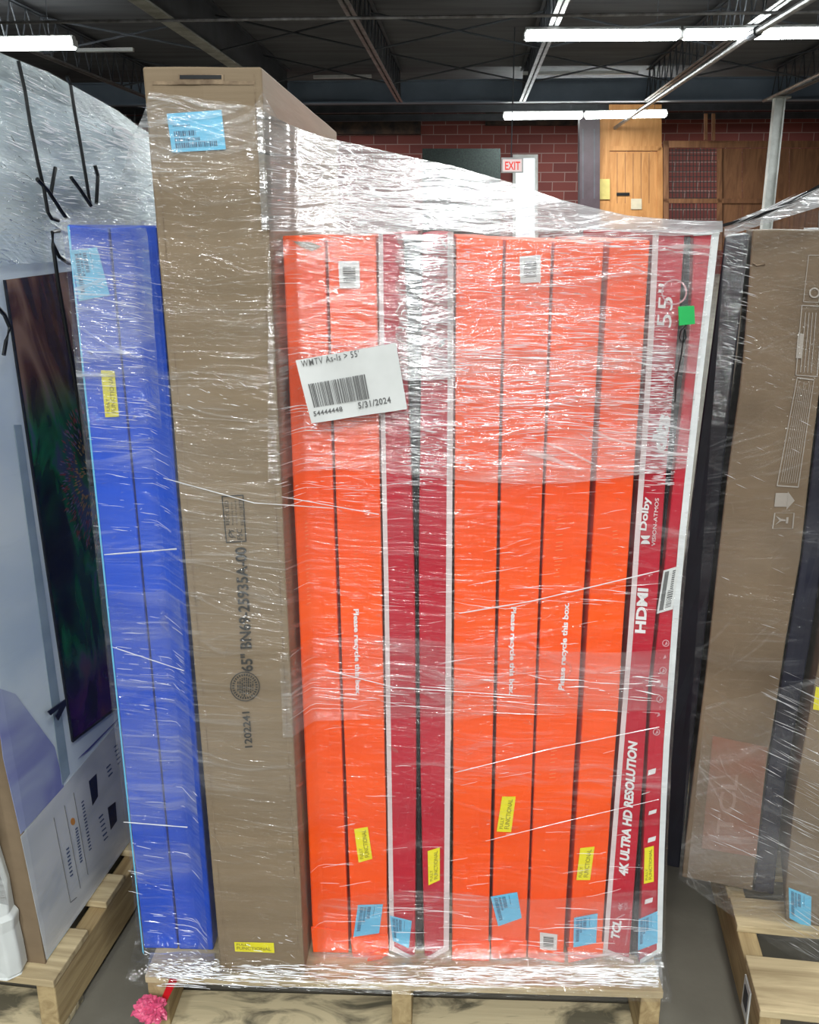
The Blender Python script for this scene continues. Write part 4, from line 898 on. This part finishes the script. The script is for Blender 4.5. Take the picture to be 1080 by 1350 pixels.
# wrap over the big box
t4 = thing('stretch_wrap', 'silvery stretch wrap over the top of the large white box, left side', 'plastic wrap', cor+DL*.7-NLt*.02, -LY)
def left_patch(name, mat, d0, d1, s0f, s1f, off, n=60, rows=50, amp=.004, sd=1):
    P3 = []; UVs = []
    for j in range(rows+1):
        f = j/rows; row = []; ur = []
        for i in range(n+1):
            d = d0+(d1-d0)*i/n; s = s0f(d)+(s1f(d)-s0f(d))*f
            row.append(lw(d, s, off+noise.noise(Vector((d*3+sd, s*16, sd)))*amp)); ur.append((d, s))
        P3.append(row); UVs.append(ur)
    return film_sheet(name, P3, UVs, mat, t4)
TOPS = [lc(x, y) for x, y in ((-40, 52), (0, 72), (60, 96), (100, 118), (150, 146), (186, 172))]; TOPS = sorted(TOPS); TOPS.append((BD+.1, TOPS[-1][1]-.05)); TOPS.insert(0, (-.02, TOPS[0][1]))
print('TOPS', TOPS)
BHt = lambda d: lerp(TOPS, d)
left_patch('film_upper_layer', F_left, -.01, BD, lambda d: 1.30, BHt, .008)
left_patch('film_lower_layer', F_clear, -.01, BD, lambda d: .03, BHt, .012)
def lcreases(specs, name, mat, seed):
    rnd = random.Random(seed); mb = MB()
    for x0, x1, y0f, y1, n, l0, l1, w0, w1, sl in specs:
        for _ in range(n):
            x = rnd.uniform(x0, x1); y = rnd.uniform(y0f(x), y1); L_ = rnd.uniform(l0, l1); s = sl+rnd.uniform(-.06, .06); wd = rnd.uniform(w0, w1); k = 6; b_ = len(mb.v)
            for i in range(k+1):
                a = i/k; xx = x+L_*a; yy = y+s*L_*a+math.sin(xx*.3)*.3; w_ = wd*math.sin(math.pi*min(max(a, .05), .95))
                mb.v += [PLf.at(xx, yy-w_/2, .017), PLf.at(xx, yy, .018), PLf.at(xx, yy+w_/2, .017)]
            for i in range(k):
                for c_ in (0, 1): mb.f.append((b_+i*3+c_, b_+i*3+c_+1, b_+i*3+c_+4, b_+i*3+c_+3))
    obj(name, mb.v, mb.f, mat, t4, kind='stuff')
tl = lambda x: 80+.55*x
lcreases([(0, 165, tl, 190, 130, 6, 30, .8, 2.6, .42), (40, 170, lambda x: 170, 275, 130, 6, 30, .6, 1.8, .12), (0, 60, lambda x: 90, 280, 50, 5, 24, .7, 1.6, .3)], 'painted_glints', F_glint, 4)  # painted highlights on the upper left film
def lstroke(name, polys, r=.0035):
    m_ = MB()
    for pl in polys: m_.tube([PLf.at(x, y, .022) for x, y in pl], r, 6)
    m_.build(name, M['black'], t4)
lstroke('strap', [[(24, 80), (33, 120), (40, 165), (50, 215), (58, 250), (63, 280), (68, 288), (77, 291)]], .0035)
lstroke('strap', [[(88, 101), (93, 112), (98, 145), (106, 190), (113, 232), (119, 270)]], .0035)
lstroke('strap', [[(78, 304), (69, 306), (70, 325), (77, 375), (88, 440), (100, 510), (114, 590), (122, 640)]], .004)
lstroke('marker_stroke', [[(49, 236), (64, 252), (87, 287)], [(73, 221), (70, 238), (67, 256)], [(94, 234), (106, 250), (120, 271)], [(125, 218), (129, 232), (127, 268)], [(70, 322), (78, 338), (92, 348)]], .004)
lstroke('marker_stroke', [[(-4, 404), (6, 415), (13, 432), (8, 450), (5, 468)]], .004)
m_ = MB(); m_.plate(lpoly([(62, 938), (85, 922), (86, 930), (76, 950), (72, 944), (78, 933), (66, 943)], .014), NLt, .002); m_.build('marker_stroke', M['navy'], t4)
# foam in front of the brown end
t5 = thing('foam_block', 'white foam packing block bagged in plastic at the lower left corner', 'packing foam', lw(-.05, 0)+NL*.15, -LY)
m_ = MB()
DLn = -DL
prof = [(-.02, .0), (.0, .035), (.0, .12), (-.012, .15), (-.012, .36), (-.012, .75)]
vs = []; fs = []
for j, (inn, z) in enumerate([(0.040, .0), (.034, .006), (.034, .055), (.036, .10), (.032, .125), (.040, .135), (.040, .20), (.052, .30), (.046, .45), (.050, .62)]):
    for i, (a, dd) in enumerate([(inn, .002), (inn-.004, .028), (inn+.012, .045), (inn+.08, .048+.004*math.sin(j*2)), (inn+.2, .046)]):
        vs.append(lw(-.008, z)+NL*a-DL*(dd*(1 if z < .14 else .55)))
for j in range(9):
    for i in range(4): fs.append((j*5+i, j*5+i+1, (j+1)*5+i+1, (j+1)*5+i))
k0 = len(vs)
for j in range(10): vs.append(vs[j*5+4]+DL*.03); vs.append(vs[j*5]+DL*.0005)
for j in range(9): fs.append((j*5+4, k0+2*j, k0+2*j+2, (j+1)*5+4))
fs.append((0, 1, 2, 3, 4, k0)); fs.append((45, k0+18, 49, 48, 47, 46))
obj('foam', vs, fs, M['foam'], t5, smooth=False, bevel=.004, seg=3)
vs2 = []; fs2 = []; uv2 = []
for j in range(20):
    for i in range(20):
        a = i/19; z = .16+.6*j/19+.06*a*(1-j/19); vs2.append(lw(-.008, z)+NL*(.03+.22*a)-DL*(.034+.01*math.sin(a*6+j*.4)+.008*noise.noise(Vector((a*4, j*.4, 2))))); uv2.append((a*.3, z))
for j in range(19):
    for i in range(19): b_ = j*20+i; fs2.append((b_, b_+1, b_+21, b_+20))
obj('plastic_bag', vs2, fs2, F_dense, t5, uv=uv2, smooth=True)
# left pallet: right side just outside the box face
a0 = onz(75, 1322, .1225); print('left pallet right-front', a0, cor)
pw = 1.016; pr = cor+Vector((math.cos(LY), -math.sin(LY), 0))*.035-DL*.045
flp = pr-Vector((math.cos(LY), -math.sin(LY), 0))*pw
pallet((flp.x, flp.y), LY, pw, 1.22, 'wooden pallet under the large white box at the lower left')
# ------------------------------------------------------------------ right pallet
RY = math.radians(18); NR = Vector((math.sin(RY), math.cos(RY), 0)); TR = Vector((math.cos(RY), -math.sin(RY), 0))
PRt = Plane(onz(897, 1156, .14), NR); RG = 'dull wrapped cartons on the right pallet'
RQ = [(300, 1100), (500, 1084), (638, 1067), (738, 1056), (842, 1038), (901, 1029), (1000, 1013), (1111, 1000), (1181, 992)]
RN = [(300, 1118), (700, 1091), (840, 1071), (940, 1053), (1039, 1035), (1155, 1023), (1190, 1020)]
RQL = [(306, 991), (500, 976), (641, 956), (900, 928), (1156, 897)]; RN3 = [(y, x+13) for y, x in RN]+[(1215, 1033)]; RX3 = [(262, 1290), (1241, 1150)]
def rbox(lab, px, depth, mat, seed, P=PRt, L=None, Rt=None):
    c = (P.at(*px[0])+P.at(*px[1]))/2+P.n*depth/2; c.z = .139
    t = thing('flat_screen_box', lab, 'box', c, -RY, RG); carton(P, px, depth, mat, t, seed=seed, L=L, Rt=Rt); return t
q1 = rbox('brown carton with pale printed symbols behind film on the right pallet', [(897, 1156), (1000, 1181), (1086, 300), (991, 306)], .8, M['kraft2'], 21, L=RQL, Rt=RQ)
rbox('dark navy carton between the two brown ones on the right pallet', [(1000, 1181), (1033, 1190), (1124, 300), (1087, 301)], .8, M['navy'], 22, L=RQ, Rt=RN)
PRk2 = Plane(PRt.o+NR*.03, NR)
rbox('black carton at the left side of the right pallet, behind the crimson box', [(850, 1140), (896, 1150), (989, 308), (955, 312)], .6, M['black_card_gap'], 23, PRk2)
PQ3 = Plane(onz(1037, 1213, .14), NR)
q3 = rbox('brown carton with light blue sticker at the right frame edge', [(1032, 1213), (1150, 1241), (1260, 262), (1130, 270)], .8, M['kraft2'], 24, PQ3, RN3, RX3)
sticker(PQ3, q3, [(1040, 1170), (1070, 1182), (1069, 1226), (1041, 1210)], M['cyan'], 'cyan')
s_ = decal('sticker', PQ3, [(1072, 935), (1090, 938), (1088, 908), (1076, 905)], M['yellow'], q3, .0012, label='yellow sticker')
# pale printing
def frame(P, q, parent, th=.04, name='printed_frame'):
    rects(name, P, q, [(0, 0, 1, th*.3), (0, 1-th*.3, 1, 1), (0, 0, th, 1), (1-th, 0, 1, 1)], M['paleink'], parent)
fr1 = [(1024, 641), (1053, 643), (1074, 500), (1051, 497)]; frame(PRt, fr1, q1)
rs = [(.15+.1*k, .04, .17+.1*k, .96-.03*(k % 3)) for k in range(8)]; rects('printed_lines', PRt, fr1, rs, M['paleink'], q1)
fr2 = [(1049, 495), (1078, 497), (1086, 403), (1057, 402)]; frame(PRt, fr2, q1); rects('printed_lines', PRt, fr2, [(.2+.16*k, .05, .23+.16*k, .9) for k in range(4)]+[(-.05, .25, .2, .6)], M['paleink'], q1)
fr3 = [(1059, 398), (1080, 399), (1086, 336), (1066, 336)]; frame(PRt, fr3, q1); ring(PRt, 1074, 386, 5, 7).build('printed_ring', M['paleink'], q1)
m_ = MB()
def parr(pts): m_.plate([PRt.at(x, y, .001) for x, y in pts], NR, .0005)
parr([(1021, 668), (1038, 668), (1039, 650), (1023, 650)]); parr([(1037, 672), (1048, 660), (1039, 648)])
m_.build('arrow_symbol', M['paleink'], q1)
frame(PRt, [(1018, 697), (1046, 697), (1048, 676), (1021, 676)], q1, .06, 'glass_symbol_frame')
m_ = MB(); parr([(1022, 692), (1030, 687), (1036, 687), (1036, 685), (1030, 684), (1023, 680), (1028, 686)]); parr([(1036, 690), (1039, 690), (1040, 682), (1037, 682)]); m_.build('glass_symbol', M['paleink'], q1)
M['reddish'] = surf('painted red reflection', (.27, .12, .075), (.22, .15, .10), .6, (3, 3, 5))  # first colour is reflected red painted onto the carton front
M['redbrown'] = surf('faded brown lettering', (.33, .21, .16), None, .6)
decal('reflection_panel', PRt, [(925, 1118), (997, 1130), (1012, 985), (940, 970)], M['reddish'], q1, .0006, label='painted patch of reflected red')  # patch painted as red reflected on the carton
text('faded_lettering', PRt, 'TCL', (966, 1101), (974, 1022), 22, M['redbrown'], q1, bold=.02)
m_ = MB(); m_.tube([PRt.at(*p_, .001) for p_ in ((993, 347), (998, 350), (1009, 348))], .0016, 5); m_.build('staple', M['torn'], q1)
# right pallet wood
RP = math.radians(8); rp = onz(1004, 1332, .1385)
tp, Tp = pallet((rp.x, rp.y), RP, 1.016, 1.22, 'wooden pallet carrying brown cartons at the lower right')
m_ = MB(); m_.box((-.0035, .07, .035), (-.0005, .12, .11), Tp); m_.build('paper_tag', M['paper'], tp, label='white tag on the side'); m_ = MB(); m_.box((-.0045, .08, .055), (-.0035, .11, .095), Tp); m_.build('tag_print', M['navy'], tp)
# wrap on the right stack
t6 = thing('stretch_wrap', 'dull stretch wrap around the brown cartons on the right pallet', 'plastic wrap', PRt.o+NR*.3+TR*.2, -RY)
PRf = Plane(PQ3.o-NR*.012, NR)
def rpatch(name, mat, x0, x1, lo, hi, P=PRf, n=60, rows=60, amp=.004, sd=2):
    P3 = []; UVs = []
    for j in range(rows+1):
        row = []; ur = []
        for i in range(n+1):
            a = i/n; f = j/rows; xl = x0(f); xr = x1(f); x = xl+(xr-xl)*a; y = lo(a)+(hi(a)-lo(a))*f
            p = P.at(x, y); q = p-UO; uu, zz = (p-PRt.o).dot(TR), p.z
            row.append(p-NR*(noise.noise(Vector((uu*4+sd, zz*14, sd)))*amp)); ur.append((uu, zz))
        P3.append(row); UVs.append(ur)
    return film_sheet(name, P3, UVs, mat, t6)
rpatch('film_outer_layer', F_side, lambda f: 895+(62)*f, lambda f: 1180, lambda a: 1160+195*a, lambda a: 299-85*a)
rpatch('film_lower_layer', film('stretch film slanting', .01, .3, .15, .8, bands=4, seed=9, slope=.55), lambda f: 905+25*f, lambda f: 1180, lambda a: 1165+195*a, lambda a: 930-60*a, sd=5, P=Plane(PQ3.o-NR*.02, NR))
F_grey = film('stretch film over black', .04, .4, .22, 1, bands=4, seed=11, tint=(.5, .52, .55))
rpatch('film_upper_layer', F_grey, lambda f: 938+20*f, lambda f: 955+35*f, lambda a: 560, lambda a: 306, sd=7, P=Plane(PRt.o-NR*.02, NR), n=20)
rpatch('film_top_layer', F_dense, lambda f: 955, lambda f: 1180, lambda a: 312-70*a, lambda a: 296-90*a, sd=8, n=50, rows=10, P=Plane(PQ3.o-NR*.02, NR))
rnd = random.Random(31); mb = MB()
for x0, x1, y0, y1, n, l0, l1, sl in ((1000, 1085, 880, 1160, 90, 10, 60, .5), (930, 1010, 1060, 1130, 16, 10, 40, .45), (950, 985, 320, 480, 50, 4, 20, .3), (955, 1085, 250, 300, 40, 8, 50, -.4), (1010, 1080, 1190, 1260, 26, 10, 60, .62), (945, 1075, 480, 860, 16, 5, 24, .4)):
    for _ in range(n):
        x = rnd.uniform(x0, x1); y = rnd.uniform(y0, y1)
        if (x-905)*.74+1155 < y: continue
        if y0 == 250: y = 306-(x-955)*.42+rnd.uniform(-8, 3)
        L_ = rnd.uniform(l0, l1); s = sl+rnd.uniform(-.12, .12); wd = rnd.uniform(.4, 1.3); b_ = len(mb.v)
        for i in range(7):
            a = i/6; xx = x+L_*a; yy = y+s*L_*a; w_ = wd*math.sin(math.pi*min(max(a, .05), .95)); mb.v += [PRf.at(xx, yy-w_/2, .019), PRf.at(xx, yy, .020), PRf.at(xx, yy+w_/2, .019)]
        for i in range(6):
            for c_ in (0, 1): mb.f.append((b_+i*3+c_, b_+i*3+c_+1, b_+i*3+c_+4, b_+i*3+c_+3))
obj('painted_glints', mb.v, mb.f, F_crease, t6, kind='stuff')  # pale slivers painted as highlights on the right wrap
m_ = MB(); m_.tube([PRf.at(*p_, .012) for p_ in ((950, 298), (1000, 285), (1040, 268), (1090, 240))], .003, 6); m_.build('dark_top_cord', M['black'], t6)
